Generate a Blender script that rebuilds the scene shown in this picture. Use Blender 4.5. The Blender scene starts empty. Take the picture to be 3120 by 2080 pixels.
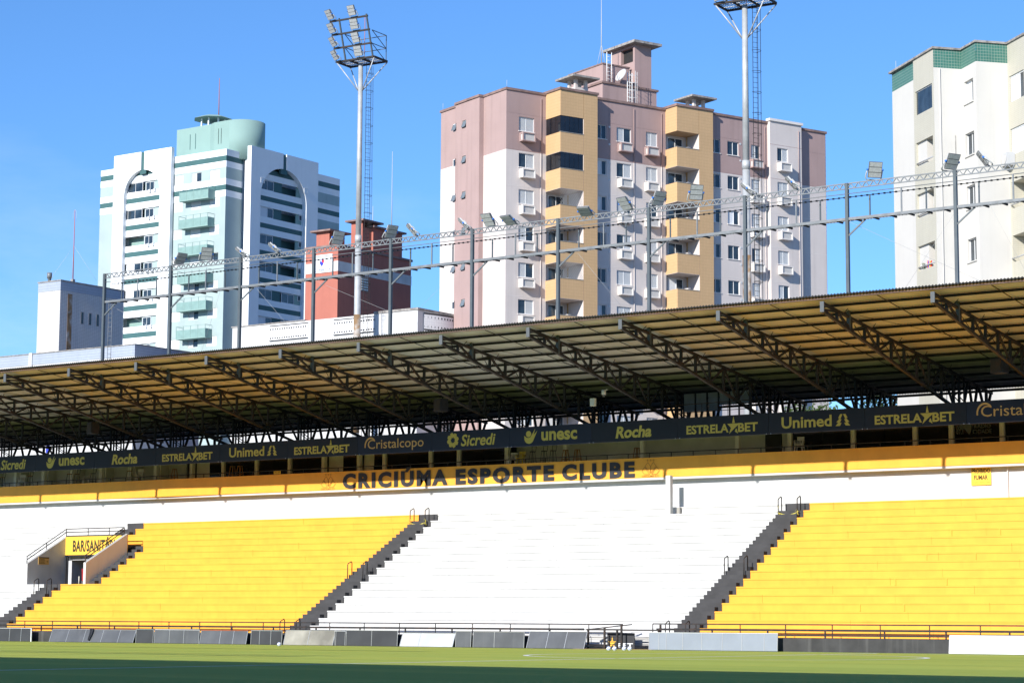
import bpy, math, random
from mathutils import Vector, Matrix

rnd = random.Random(7)
R = math.radians
scene = bpy.context.scene
col = scene.collection

# ---------------------------------------------------------------- camera
# world: X runs along the grandstand, Y into it, Z up; the lens is at the origin, the pitch 1.4 m below it
PITCH, ROLL, YAW = R(7.2356), R(0.2961), R(35.4478)
fw = Vector((-math.sin(YAW) * math.cos(PITCH), math.cos(YAW) * math.cos(PITCH), math.sin(PITCH)))
rt = Vector((math.cos(YAW), math.sin(YAW), 0))
up = rt.cross(fw)
rt2 = rt * math.cos(ROLL) + up * math.sin(ROLL)
up2 = up * math.cos(ROLL) - rt * math.sin(ROLL)
cam_data = bpy.data.cameras.new('camera')
cam_data.lens = 77.62
cam_data.sensor_width = 36.0
cam_data.sensor_fit = 'HORIZONTAL'
cam_data.clip_start = 0.5
cam_data.clip_end = 8000
cam = bpy.data.objects.new('camera', cam_data)
cam.matrix_world = Matrix(((rt2.x, up2.x, -fw.x, 0), (rt2.y, up2.y, -fw.y, 0), (rt2.z, up2.z, -fw.z, 0), (0, 0, 0, 1)))
col.objects.link(cam)
scene.camera = cam

# ---------------------------------------------------------------- light
SUN_DIR = Vector((-0.015, 1.0, -0.483)).normalized()
world = bpy.data.worlds.new('World')
scene.world = world
world.use_nodes = True
wn = world.node_tree
wn.nodes.clear()
w_out = wn.nodes.new('ShaderNodeOutputWorld')
w_bg = wn.nodes.new('ShaderNodeBackground')
w_sky = wn.nodes.new('ShaderNodeTexSky')
w_sky.sky_type = 'NISHITA'
w_sky.sun_disc = False
w_sky.sun_elevation = R(25.8)
w_sky.sun_rotation = R(179)
w_sky.altitude = 50
w_sky.air_density = 1.0
w_sky.dust_density = 0.0
w_sky.ozone_density = 10.0
w_bg.inputs['Strength'].default_value = 0.12
# thin cirrus veils
w_tc = wn.nodes.new('ShaderNodeTexCoord')
w_mp = wn.nodes.new('ShaderNodeMapping')
w_mp.inputs['Scale'].default_value = (2.2, 2.2, 7.0)
w_nz = wn.nodes.new('ShaderNodeTexNoise')
w_nz.inputs['Scale'].default_value = 2.4
w_nz.inputs['Detail'].default_value = 7
w_nz.inputs['Roughness'].default_value = 0.6
w_mr = wn.nodes.new('ShaderNodeMapRange')
w_mr.inputs[1].default_value = 0.52
w_mr.inputs[2].default_value = 0.78
w_mr.inputs[4].default_value = 0.20
w_mx = wn.nodes.new('ShaderNodeMix')
w_mx.data_type = 'RGBA'
w_mx.inputs[7].default_value = (6.5, 6.9, 7.6, 1)
wn.links.new(w_tc.outputs['Generated'], w_mp.inputs['Vector'])
wn.links.new(w_mp.outputs[0], w_nz.inputs['Vector'])
wn.links.new(w_nz.outputs['Fac'], w_mr.inputs[0])
w_sp = wn.nodes.new('ShaderNodeSeparateXYZ')
w_lo = wn.nodes.new('ShaderNodeMapRange')
w_lo.inputs[1].default_value = 0.25
w_lo.inputs[2].default_value = 0.13
w_ml = wn.nodes.new('ShaderNodeMath')
w_ml.operation = 'MULTIPLY'
wn.links.new(w_tc.outputs['Generated'], w_sp.inputs[0])
wn.links.new(w_sp.outputs[2], w_lo.inputs[0])
wn.links.new(w_mr.outputs[0], w_ml.inputs[0])
wn.links.new(w_lo.outputs[0], w_ml.inputs[1])
wn.links.new(w_ml.outputs[0], w_mx.inputs[0])
wn.links.new(w_sky.outputs['Color'], w_mx.inputs[6])
wn.links.new(w_mx.outputs[2], w_bg.inputs['Color'])
wn.links.new(w_bg.outputs['Background'], w_out.inputs['Surface'])

sun_data = bpy.data.lights.new('sun', 'SUN')
sun_data.energy = 4.6
sun_data.angle = R(0.53)
sun_data.color = (1.0, 0.95, 0.87)
sun = bpy.data.objects.new('sun', sun_data)
sun.rotation_euler = SUN_DIR.to_track_quat('-Z', 'Y').to_euler()
sun.location = (0, -60, 80)
col.objects.link(sun)

vs = scene.view_settings
vs.view_transform = 'Standard'
vs.look = 'None'
vs.gamma = 1.0
vs.use_curve_mapping = False
vs.exposure = 0.62
scene.render.engine = 'CYCLES'
scene.cycles.max_bounces = 7
scene.cycles.diffuse_bounces = 4
scene.cycles.use_denoising = True


# ---------------------------------------------------------------- helpers
GZ = -1.4                                                   # level of the pitch


def empty(name, loc=(0, 0, 0), rz=0.0):
    o = bpy.data.objects.new(name, None)
    o.location = loc
    o.rotation_euler = (0, 0, rz)
    o.empty_display_size = 0.3
    col.objects.link(o)
    return o


def tag(o, label=None, cat=None, group=None, kind=None):
    if label:
        o['label'] = label
    if cat:
        o['category'] = cat
    if group:
        o['group'] = group
    if kind:
        o['kind'] = kind
    return o


def root_loc(p):
    while p is not None and p.parent is not None:
        p = p.parent
    return Vector((0, 0, 0)) if p is None else Vector(p.location)


class MB:
    """collects polygons, links them as ONE mesh object"""

    def __init__(s):
        s.v, s.f, s.sm = [], [], set()

    def poly(s, pts):
        i = len(s.v)
        s.v += [tuple(p) for p in pts]
        s.f.append(tuple(range(i, i + len(pts))))
        return s

    def box(s, x0, x1, y0, y1, z0, z1):
        i = len(s.v)
        s.v += [(x0, y0, z0), (x1, y0, z0), (x1, y1, z0), (x0, y1, z0), (x0, y0, z1), (x1, y0, z1), (x1, y1, z1), (x0, y1, z1)]
        s.f += [tuple(i + k for k in q) for q in ((3, 2, 1, 0), (4, 5, 6, 7), (0, 1, 5, 4), (1, 2, 6, 5), (2, 3, 7, 6), (3, 0, 4, 7))]
        return s

    def bar(s, p, q, w, h=None, ref=(0, 0, 1)):
        """rectangular bar from p to q, w across, h along ref"""
        h = w if h is None else h
        p, q = Vector(p), Vector(q)
        d = (q - p).normalized()
        r = Vector(ref)
        if abs(d.dot(r)) > 0.98:
            r = Vector((0, 1, 0))
        a = d.cross(r).normalized() * (w / 2)
        b = a.cross(d).normalized() * (h / 2)
        i = len(s.v)
        for c in (p, q):
            for k in (-a - b, a - b, a + b, -a + b):
                s.v.append(tuple(c + k))
        s.f += [tuple(i + k for k in t) for t in ((3, 2, 1, 0), (4, 5, 6, 7), (0, 1, 5, 4), (1, 2, 6, 5), (2, 3, 7, 6), (3, 0, 4, 7))]
        return s

    def tube(s, pts, r, n=6, r2=None, closed=False):
        """smooth tube along a polyline"""
        pts = [Vector(p) for p in pts]
        rings = []
        m = len(pts)
        ref = None
        for k, p in enumerate(pts):
            d = (pts[min(k + 1, m - 1)] - pts[max(k - 1, 0)]).normalized()
            if ref is None:
                ref = Vector((0, 0, 1)) if abs(d.z) < 0.9 else Vector((1, 0, 0))
            a = d.cross(ref).normalized()
            b = a.cross(d).normalized()
            ref = b
            rr = r if r2 is None else r + (r2 - r) * k / (m - 1)
            i = len(s.v)
            for t in range(n):
                an = 2 * math.pi * t / n
                s.v.append(tuple(p + a * (math.cos(an) * rr) + b * (math.sin(an) * rr)))
            rings.append(i)
        for k in range(m - 1):
            for t in range(n):
                u = (t + 1) % n
                s.sm.add(len(s.f))
                s.f.append((rings[k] + u, rings[k] + t, rings[k + 1] + t, rings[k + 1] + u))
        s.f.append(tuple(rings[0] + t for t in range(n)))
        s.f.append(tuple(rings[-1] + t for t in reversed(range(n))))
        return s

    def prism(s, pts, off, smooth=False):
        """polygon extruded by the vector off"""
        n = len(pts)
        i = len(s.v)
        off = Vector(off)
        s.v += [tuple(Vector(p)) for p in pts] + [tuple(Vector(p) + off) for p in pts]
        s.f.append(tuple(i + k for k in range(n)))
        s.f.append(tuple(i + n + k for k in reversed(range(n))))
        for k in range(n):
            m = (k + 1) % n
            if smooth:
                s.sm.add(len(s.f))
            s.f.append((i + m, i + k, i + n + k, i + n + m))
        return s

    def wall(s, ax, c, a0, a1, z0, z1, holes=(), inn=1, depth=0.14, back=None):
        """vertical wall face with real openings; ax 'y': plane y=c along x, ax 'x': plane x=c along y; inn = sign of inward"""
        P = (lambda a, z, d: (a, c + inn * d, z)) if ax == 'y' else (lambda a, z, d: (c + inn * d, a, z))
        A = sorted({a0, a1, *[min(max(h[k], a0), a1) for h in holes for k in (0, 1)]})
        Z = sorted({z0, z1, *[min(max(h[k], z0), z1) for h in holes for k in (2, 3)]})
        for i in range(len(A) - 1):
            for j in range(len(Z) - 1):
                ma, mz = (A[i] + A[i + 1]) / 2, (Z[j] + Z[j + 1]) / 2
                if any(h[0] < ma < h[1] and h[2] < mz < h[3] for h in holes):
                    continue
                s.poly([P(A[i], Z[j], 0), P(A[i + 1], Z[j], 0), P(A[i + 1], Z[j + 1], 0), P(A[i], Z[j + 1], 0)])
        for h in holes:
            if h[3] <= z0 or h[2] >= z1:
                continue
            b0, b1, y0, y1 = max(h[0], a0), min(h[1], a1), max(h[2], z0), min(h[3], z1)
            d = depth
            s.poly([P(b0, y0, 0), P(b1, y0, 0), P(b1, y0, d), P(b0, y0, d)])
            s.poly([P(b0, y1, 0), P(b1, y1, 0), P(b1, y1, d), P(b0, y1, d)])
            s.poly([P(b0, y0, 0), P(b0, y1, 0), P(b0, y1, d), P(b0, y0, d)])
            s.poly([P(b1, y0, 0), P(b1, y1, 0), P(b1, y1, d), P(b1, y0, d)])
        return s

    def mesh(s, name, mat=None, shift=None):
        me = bpy.data.meshes.new(name)
        v = s.v if shift is None else [(p[0] - shift[0], p[1] - shift[1], p[2] - shift[2]) for p in s.v]
        me.from_pydata(v, [], s.f)
        if s.sm:
            me.polygons.foreach_set('use_smooth', [k in s.sm for k in range(len(s.f))])
        if mat:
            me.materials.append(mat)
        me.update()
        return me

    def build(s, name, mat, parent=None, local=False):
        shift = None if (parent is None or local) else root_loc(parent)
        return put(name, s.mesh(name, mat, shift), parent)


def put(name, mesh, parent=None, loc=(0, 0, 0), rot=(0, 0, 0)):
    o = bpy.data.objects.new(name, mesh)
    o.location = loc
    o.rotation_euler = rot
    o.parent = parent
    col.objects.link(o)
    return o


KIDS = {}


def copy_tree(o, parent=None):
    c = o.copy()
    c.parent = parent
    col.objects.link(c)
    for ch in list(o.children):
        copy_tree(ch, c)
    return c


def boxpart(name, mat, parent, *b, local=False):
    return MB().box(*b).build(name, mat, parent, local)


# ---------------------------------------------------------------- materials
def mat(name, base, rough=0.75, var=0.0, scale=1.0, metal=0.0, bump=0.0, bscale=30.0, streak=0.0, rust=None, brick=None, spec=0.3, stain=None):
    m = bpy.data.materials.new(name)
    m.use_nodes = True
    nt = m.node_tree
    bs = nt.nodes['Principled BSDF']
    bs.inputs['Roughness'].default_value = rough
    bs.inputs['Metallic'].default_value = metal
    bs.inputs['Specular IOR Level'].default_value = spec
    bs.inputs['Base Color'].default_value = (*base, 1)
    N, L = nt.nodes.new, nt.links.new
    tc = N('ShaderNodeTexCoord')
    cur = None

    def mix(fac, a, b):
        n = N('ShaderNodeMix')
        n.data_type = 'RGBA'
        if isinstance(fac, float):
            n.inputs[0].default_value = fac
        else:
            L(fac, n.inputs[0])
        for k, c in ((6, a), (7, b)):
            if isinstance(c, tuple):
                n.inputs[k].default_value = (*c, 1)
            else:
                L(c, n.inputs[k])
        return n.outputs[2]

    def noise(sc, vec=None, det=5.0, lo=0.35, hi=0.65, rough_=0.55):
        n = N('ShaderNodeTexNoise')
        n.inputs['Scale'].default_value = sc
        n.inputs['Detail'].default_value = det
        n.inputs['Roughness'].default_value = rough_
        L(vec if vec is not None else tc.outputs['Object'], n.inputs['Vector'])
        r = N('ShaderNodeMapRange')
        r.inputs[1].default_value = lo
        r.inputs[2].default_value = hi
        L(n.outputs['Fac'], r.inputs[0])
        return r.outputs[0]

    if brick:
        w, h, mortar, c2, cm = brick
        sep = N('ShaderNodeSeparateXYZ')
        L(tc.outputs['Object'], sep.inputs[0])
        add = N('ShaderNodeMath')
        L(sep.outputs[0], add.inputs[0])
        L(sep.outputs[1], add.inputs[1])
        cb = N('ShaderNodeCombineXYZ')
        L(add.outputs[0], cb.inputs[0])
        L(sep.outputs[2], cb.inputs[1])
        bt = N('ShaderNodeTexBrick')
        bt.offset = 0.0
        L(cb.outputs[0], bt.inputs['Vector'])
        bt.inputs['Scale'].default_value = 1.0
        bt.inputs['Brick Width'].default_value = w
        bt.inputs['Row Height'].default_value = h
        bt.inputs['Mortar Size'].default_value = mortar
        bt.inputs['Mortar Smooth'].default_value = 0.2
        bt.inputs['Color1'].default_value = (*base, 1)
        bt.inputs['Color2'].default_value = (*c2, 1)
        bt.inputs['Mortar'].default_value = (*cm, 1)
        cur = bt.outputs['Color']
    if cur is None:
        cur = tuple(base)
    if var > 0:
        dark = mix(1.0, tuple(base), tuple(b * (1 - var) for b in base)) if not brick else None
        if brick:
            mm = N('ShaderNodeMix')
            mm.data_type = 'RGBA'
            mm.blend_type = 'MULTIPLY'
            L(noise(scale), mm.inputs[0])
            L(cur, mm.inputs[6])
            mm.inputs[7].default_value = (1 - var, 1 - var, 1 - var, 1)
            cur = mm.outputs[2]
        else:
            cur = mix(noise(scale), tuple(base), tuple(b * (1 - var) for b in base))
    if streak > 0:
        mp = N('ShaderNodeMapping')
        mp.inputs['Scale'].default_value = (1.3, 1.3, 0.06)
        L(tc.outputs['Object'], mp.inputs['Vector'])
        f = noise(1.6, mp.outputs[0], 6.0, 0.52, 0.78)
        mu = N('ShaderNodeMath')
        mu.operation = 'MULTIPLY'
        mu.inputs[1].default_value = streak
        L(f, mu.inputs[0])
        cur = mix(mu.outputs[0], cur, stain or tuple(b * 0.45 for b in base))
    if rust:
        cur = mix(noise(rust[1], None, 6.0, 0.48, 0.62), cur, rust[0])
    if not isinstance(cur, tuple):
        L(cur, bs.inputs['Base Color'])
    if bump > 0:
        n = N('ShaderNodeTexNoise')
        n.inputs['Scale'].default_value = bscale
        n.inputs['Detail'].default_value = 4
        L(tc.outputs['Object'], n.inputs['Vector'])
        b = N('ShaderNodeBump')
        b.inputs['Strength'].default_value = bump
        b.inputs['Distance'].default_value = 0.02
        L(n.outputs['Fac'], b.inputs['Height'])
        L(b.outputs['Normal'], bs.inputs['Normal'])
    return m


M = dict(
    white=mat('white_paint', (0.57, 0.575, 0.575), 0.7, 0.10, 0.5, streak=0.25, bump=0.15, bscale=14),
    yellow=mat('yellow_paint', (0.82, 0.395, 0.048), 0.55, 0.10, 0.8, streak=0.22, bump=0.15, bscale=14, stain=(0.55, 0.24, 0.03)),
    stair=mat('stair_grey_paint', (0.062, 0.062, 0.066), 0.8, 0.25, 1.2, bump=0.2),
    fwall=mat('front_wall_black_paint', (0.062, 0.063, 0.066), 0.85, 0.35, 1.0, streak=0.6, bump=0.3, stain=(0.17, 0.17, 0.17)),
    steel=mat('dark_steel', (0.030, 0.029, 0.029), 0.7, 0.2, 2.0, rust=((0.044, 0.032, 0.026), 1.1)),
    steel_b=mat('dark_steel_beam', (0.022, 0.022, 0.023), 0.75),
    galv=mat('galvanised_steel', (0.215, 0.23, 0.245), 0.5, 0.25, 2.5, metal=0.25),
    galv_d=mat('painted_blue_grey_steel', (0.095, 0.115, 0.130), 0.5, 0.15, 2.0, metal=0.15),
    sheet_y=mat('roof_sheet_yellowed', (0.60, 0.55, 0.44), 0.8, 0.22, 0.5, streak=0.0),
    sheet_g=mat('roof_sheet_grey', (0.57, 0.57, 0.56), 0.8, 0.22, 0.5),
    sheet_m=mat('roof_sheet_tan', (0.60, 0.57, 0.51), 0.8, 0.22, 0.5),
    rail=mat('dark_rail_paint', (0.026, 0.026, 0.028), 0.6, 0.3, 3.0, rust=((0.055, 0.038, 0.032), 3.0)),
    banner_k=mat('banner_charcoal', (0.020, 0.021, 0.025), 0.55, 0.2, 0.6),
    banner_b=mat('banner_navy', (0.019, 0.024, 0.040), 0.55, 0.2, 0.6),
    gold=mat('gold_print', (0.55, 0.44, 0.085), 0.6),
    orange=mat('ochre_print', (0.62, 0.38, 0.12), 0.6),
    letter=mat('charcoal_letters', (0.036, 0.036, 0.041), 0.6, 0.2, 1.5),
    outline=mat('brown_outline_print', (0.30, 0.13, 0.03), 0.7),
    cream=mat('cream_paint', (0.80, 0.76, 0.60), 0.75, 0.1, 1.0),
    beige=mat('beige_wall', (0.70, 0.67, 0.54), 0.8, 0.15, 0.7),
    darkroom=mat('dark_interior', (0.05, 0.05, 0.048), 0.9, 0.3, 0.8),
    pane=mat('dark_window_glass', (0.012, 0.014, 0.017), 0.08, 0.4, 0.7, spec=0.6),
    conc=mat('raw_concrete', (0.33, 0.32, 0.30), 0.9, 0.2, 1.0, bump=0.2, streak=0.3),
    darkcol=mat('dark_panel', (0.025, 0.027, 0.032), 0.5),
    board=mat('advert_board_grey', (0.105, 0.113, 0.128), 0.45, 0.25, 0.7, streak=0.2, stain=(0.2, 0.2, 0.2)),
    board_d=mat('advert_board_dark', (0.055, 0.058, 0.066), 0.45, 0.25, 0.7),
    board_l=mat('advert_board_pale', (0.25, 0.285, 0.345), 0.45, 0.1, 0.7),
    board_s=mat('advert_board_silver', (0.52, 0.54, 0.56), 0.4, 0.15, 0.9, metal=0.2),
    board_w=mat('advert_board_white', (0.74, 0.77, 0.80), 0.5, 0.06, 0.7),
    board_refl=mat('advert_board_painted_reflections', (0.34, 0.33, 0.29), 0.6, 0.55, 0.5),  # beige-ish reflections on the board, painted into its mottled base colour
    alu=mat('aluminium', (0.55, 0.56, 0.57), 0.35, metal=0.5),
    plastic=mat('white_plastic', (0.70, 0.68, 0.60), 0.4),
    plastic_y=mat('yellow_plastic', (0.65, 0.48, 0.05), 0.4),
    wood=mat('stool_wood', (0.36, 0.17, 0.05), 0.5, 0.3, 6),
    black=mat('black_metal', (0.012, 0.012, 0.013), 0.5),
    cloth=mat('dark_cloth', (0.03, 0.034, 0.045), 0.95, 0.4, 8),
    mastgalv=mat('mast_galvanised', (0.46, 0.48, 0.49), 0.5, 0.2, 1.5, metal=0.2, streak=0.3),
    led=mat('led_lens', (0.40, 0.42, 0.43), 0.3, 0.25, 14, spec=0.5),
    blue=mat('blue_plastic', (0.03, 0.16, 0.55), 0.4),
    lampb=mat('lamp_housing', (0.15, 0.155, 0.16), 0.45, metal=0.2),
    lampw=mat('lamp_bracket', (0.46, 0.47, 0.48), 0.45),
    paint_line=mat('chalk_line', (0.80, 0.82, 0.78), 0.9, 0.35, 9),
    red=mat('red_plastic', (0.6, 0.03, 0.03), 0.5),
    sign_y=mat('sign_yellow', (0.84, 0.50, 0.06), 0.6),
    sign_k=mat('sign_black_print', (0.04, 0.035, 0.02), 0.7),
)
M.update(
    p_pink=mat('rose_render', (0.39, 0.28, 0.265), 0.85, 0.08, 0.5, streak=0.30),
    p_white=mat('off_white_render', (0.62, 0.565, 0.535), 0.85, 0.07, 0.4, streak=0.22),
    p_tile=mat('ochre_tile', (0.58, 0.385, 0.205), 0.5, 0.05, 0.4, brick=(0.16, 0.26, 0.010, (0.555, 0.37, 0.195), (0.46, 0.30, 0.155))),
    p_cop=mat('coping_brown', (0.28, 0.19, 0.17), 0.9, 0.35, 1.5),
    shut=mat('shutter_grey', (0.52, 0.55, 0.57), 0.5),
    frame=mat('window_frame_white', (0.72, 0.73, 0.73), 0.5),
    glass=mat('blue_window_glass', (0.035, 0.055, 0.075), 0.08, 0.6, 0.9, spec=0.7),
    glass_d=mat('smoked_glass', (0.012, 0.014, 0.02), 0.06, 0.5, 1.2, spec=0.6),
    acbox=mat('air_conditioner_box', (0.72, 0.68, 0.64), 0.7, 0.08, 2),
    acgrey=mat('air_conditioner_grille', (0.55, 0.54, 0.52), 0.6, 0.15, 4),
    sash=mat('sash_glass', (0.16, 0.19, 0.21), 0.3, spec=0.6),
    wire=mat('grey_wire', (0.35, 0.36, 0.37), 0.6),
    plate=mat('grey_end_plate', (0.115, 0.125, 0.135), 0.5, 0.2, 3.0),
    curtain=mat('curtain', (0.66, 0.68, 0.70), 0.9),
    g_white=mat('white_render', (0.80, 0.82, 0.83), 0.8, 0.04, 0.5, streak=0.08),
    g_teal=mat('pale_teal_render', (0.36, 0.45, 0.45), 0.8, 0.10, 0.5, streak=0.12),
    g_dark=mat('dark_teal_band', (0.055, 0.135, 0.14), 0.7, 0.12, 0.8),
    g_mid=mat('sea_green_render', (0.235, 0.36, 0.335), 0.8, 0.05, 0.5),
    g_glass=mat('green_glass_screen', (0.23, 0.36, 0.335), 0.25, 0.15, 2),
    shutw=mat('white_shutter', (0.76, 0.78, 0.79), 0.5),
    brickred=mat('red_render', (0.42, 0.150, 0.112), 0.8, 0.10, 0.5, streak=0.2),
    band_w=mat('dirty_white_band', (0.66, 0.66, 0.65), 0.85, 0.2, 0.8, streak=0.35),
    tile_w=mat('white_wall_tile', (0.60, 0.59, 0.575), 0.45, 0.08, 0.5, brick=(0.26, 0.13, 0.011, (0.57, 0.56, 0.55), (0.28, 0.27, 0.27)), streak=0.25, stain=(0.40, 0.34, 0.27)),
    tile_b=mat('pale_blue_wall_tile', (0.38, 0.43, 0.51), 0.45, 0.08, 0.5, brick=(0.15, 0.26, 0.011, (0.36, 0.41, 0.49), (0.20, 0.22, 0.27)), streak=0.15),
    tile_s=mat('small_white_tile', (0.76, 0.76, 0.76), 0.4, 0.04, 0.6, brick=(0.22, 0.22, 0.009, (0.74, 0.74, 0.75), (0.52, 0.53, 0.55))),
    tile_k=mat('black_tile', (0.03, 0.032, 0.036), 0.4),
    tile_g=mat('green_wall_tile', (0.045, 0.160, 0.130), 0.35, 0.1, 0.6, brick=(0.19, 0.19, 0.013, (0.055, 0.18, 0.145), (0.26, 0.33, 0.28))),
    r_cream=mat('cream_wall_tile', (0.50, 0.48, 0.40), 0.5, 0.05, 0.5, brick=(0.5, 0.12, 0.006, (0.49, 0.47, 0.39), (0.38, 0.36, 0.29))),
    r_white=mat('warm_white_render', (0.57, 0.555, 0.52), 0.85, 0.04, 0.4, streak=0.12),
    roof_c=mat('weathered_coping', (0.36, 0.34, 0.32), 0.9, 0.5, 3.0),
    signblue=mat('blue_print', (0.03, 0.05, 0.42), 0.6),
    rustpipe=mat('rusty_pipe', (0.30, 0.19, 0.10), 0.8, 0.4, 1.5, rust=((0.45, 0.44, 0.42), 0.8)),
    leaf=mat('leaf_green', (0.060, 0.105, 0.022), 0.7, 0.5, 1.5),
    leaf_d=mat('leaf_dark', (0.030, 0.062, 0.022), 0.7, 0.5, 1.5),
    bark=mat('bark', (0.10, 0.07, 0.045), 0.9, 0.3, 4),
    ballw=mat('ball_white', (0.80, 0.80, 0.80), 0.4),
    tape=mat('barrier_tape_yellow', (0.6, 0.52, 0.10), 0.6, 0.5, 9),
    earth=mat('bare_earth', (0.30, 0.22, 0.10), 0.95, 0.3, 3),
    street=mat('city_ground', (0.29, 0.275, 0.255), 0.9, 0.3, 0.02),
)


def grass_material():
    m = bpy.data.materials.new('pitch_grass')
    m.use_nodes = True
    nt = m.node_tree
    N, L = nt.nodes.new, nt.links.new
    bs = nt.nodes['Principled BSDF']
    bs.inputs['Roughness'].default_value = 0.9
    bs.inputs['Specular IOR Level'].default_value = 0.15
    tc = N('ShaderNodeTexCoord')

    def noise(sc, vec, det, lo, hi):
        n = N('ShaderNodeTexNoise')
        n.inputs['Scale'].default_value = sc
        n.inputs['Detail'].default_value = det
        L(vec, n.inputs['Vector'])
        r = N('ShaderNodeMapRange')
        r.inputs[1].default_value = lo
        r.inputs[2].default_value = hi
        L(n.outputs['Fac'], r.inputs[0])
        return n.outputs['Fac'], r.outputs[0]

    def mix(f, a, b):
        n = N('ShaderNodeMix')
        n.data_type = 'RGBA'
        L(f, n.inputs[0])
        for k, c in ((6, a), (7, b)):
            if isinstance(c, tuple):
                n.inputs[k].default_value = (*c, 1)
            else:
                L(c, n.inputs[k])
        return n.outputs[2]
    mp = N('ShaderNodeMapping')
    mp.inputs['Scale'].default_value = (1.0, 0.12, 1.0)
    L(tc.outputs['Object'], mp.inputs['Vector'])
    _, f1 = noise(9.0, mp.outputs[0], 6.0, 0.3, 0.7)
    _, f2 = noise(0.25, tc.outputs['Object'], 4.0, 0.35, 0.65)
    mp2 = N('ShaderNodeMapping')
    mp2.inputs['Scale'].default_value = (0.05, 1.0, 1.0)
    L(tc.outputs['Object'], mp2.inputs['Vector'])
    _, f3 = noise(0.35, mp2.outputs[0], 3.0, 0.42, 0.60)
    c = mix(f1, (0.325, 0.355, 0.055), (0.450, 0.480, 0.095))
    c = mix(f2, c, (0.360, 0.420, 0.080))
    m3 = N('ShaderNodeMath')
    m3.operation = 'MULTIPLY'
    m3.inputs[1].default_value = 0.55
    L(f3, m3.inputs[0])
    c = mix(m3.outputs[0], c, (0.255, 0.330, 0.058))
    L(c, bs.inputs['Base Color'])
    nf, _ = noise(40.0, mp.outputs[0], 4.0, 0, 1)
    b = N('ShaderNodeBump')
    b.inputs['Strength'].default_value = 0.7
    b.inputs['Distance'].default_value = 0.03
    L(nf, b.inputs['Height'])
    L(b.outputs['Normal'], bs.inputs['Normal'])
    return m


M['grass'] = grass_material()


# ---------------------------------------------------------------- lettering
TXT = {}


def text_mesh(body, w, h, bold=0.0, shear=0.0, depth=0.02, m=None, gap=1.0):
    """letters as a mesh in the XZ plane, facing -Y, lower left at the origin, fitted to w x h"""
    key = (body, round(w, 3), round(h, 3), bold, shear, m.name)
    if key in TXT:
        return TXT[key]
    cu = bpy.data.curves.new('lettering', 'FONT')
    cu.body = body
    cu.offset = bold
    cu.space_character = gap
    cu.shear = shear
    cu.extrude = 0.0
    cu.resolution_u = 3
    ob = bpy.data.objects.new('lettering', cu)
    col.objects.link(ob)
    dg = bpy.context.evaluated_depsgraph_get()
    me = bpy.data.meshes.new_from_object(ob.evaluated_get(dg))
    bpy.data.objects.remove(ob)
    bpy.data.curves.remove(cu)
    xs = [v.co.x for v in me.vertices]
    ys = [v.co.y for v in me.vertices]
    x0, x1, y0, y1 = min(xs), max(xs), min(ys), max(ys)
    mb = MB()
    mb.v = [((v.co.x - x0) / (x1 - x0) * w, 0.0, (v.co.y - y0) / (y1 - y0) * h) for v in me.vertices]
    mb.f = [tuple(p.vertices) for p in me.polygons]
    # orient towards -Y
    a, b, c = (Vector(mb.v[k]) for k in mb.f[0][:3])
    if (b - a).cross(c - a).y > 0:
        mb.f = [tuple(reversed(f)) for f in mb.f]
    out = mb.mesh('lettering', m)
    bpy.data.meshes.remove(me)
    TXT[key] = out
    return out


def flat(polys, m, name='logo'):
    """flat print made of polygons in the XZ plane facing -Y"""
    mb = MB()
    for p in polys:
        a = sum(p[i][0] * p[(i + 1) % len(p)][1] - p[(i + 1) % len(p)][0] * p[i][1] for i in range(len(p)))
        q = p if a > 0 else list(reversed(p))
        mb.poly([(x, 0, z) for x, z in q])
    return mb.mesh(name, m)


# ================================================================ SETTING
# ground sheet to the horizon, pitch on top of it, chalk lines on top of that
g = MB().poly([(-3000, -1500, GZ - 0.05), (3000, -1500, GZ - 0.05), (3000, 4000, GZ - 0.05), (-3000, 4000, GZ - 0.05)]).build('ground', M['street'])
tag(g, kind='structure')
pm = MB()
nx, ny = 40, 30
for i in range(nx):
    for j in range(ny):
        x0, x1 = -165 + 230 * i / nx, -165 + 230 * (i + 1) / nx
        y0, y1 = -5 + 106.2 * j / ny, -5 + 106.2 * (j + 1) / ny
        pm.poly([(x0, y0, GZ), (x1, y0, GZ), (x1, y1, GZ), (x0, y1, GZ)])
tag(pm.build('pitch', M['grass']), kind='structure')
# halfway line and centre circle
lm = MB()
lz = GZ + 0.004
lm.poly([(-47.72, 8, lz), (-47.45, 8, lz), (-47.45, 97.4, lz), (-47.72, 97.4, lz)])
cx, cy, cr = -47.6, 82.6, 8.6
n = 90
for k in range(n):
    a, b = 2 * math.pi * k / n, 2 * math.pi * (k + 1) / n
    lm.poly([(cx + (cr - d) * math.cos(t), cy + (cr - d) * math.sin(t), lz) for t, d in ((a, 0), (b, 0), (b, 0.24), (a, 0.24))])
lm.poly([(-150, 97.25, lz), (30, 97.25, lz), (30, 97.4, lz), (-150, 97.4, lz)])
tag(lm.build('pitch_line', M['paint_line']), kind='structure')

# ---------------------------------------------------------------- the terrace
T = lambda k: 101.97 + 0.7855 * k           # front of tier k
ZT = lambda k: -0.267 + 0.45 * k            # top of tier k
XA, XB = -136.0, -36.0
terrace = empty('terrace', (-85, 101, GZ))
tag(terrace, 'stepped concrete terrace painted in white and yellow blocks under the roof', 'grandstand')


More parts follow.
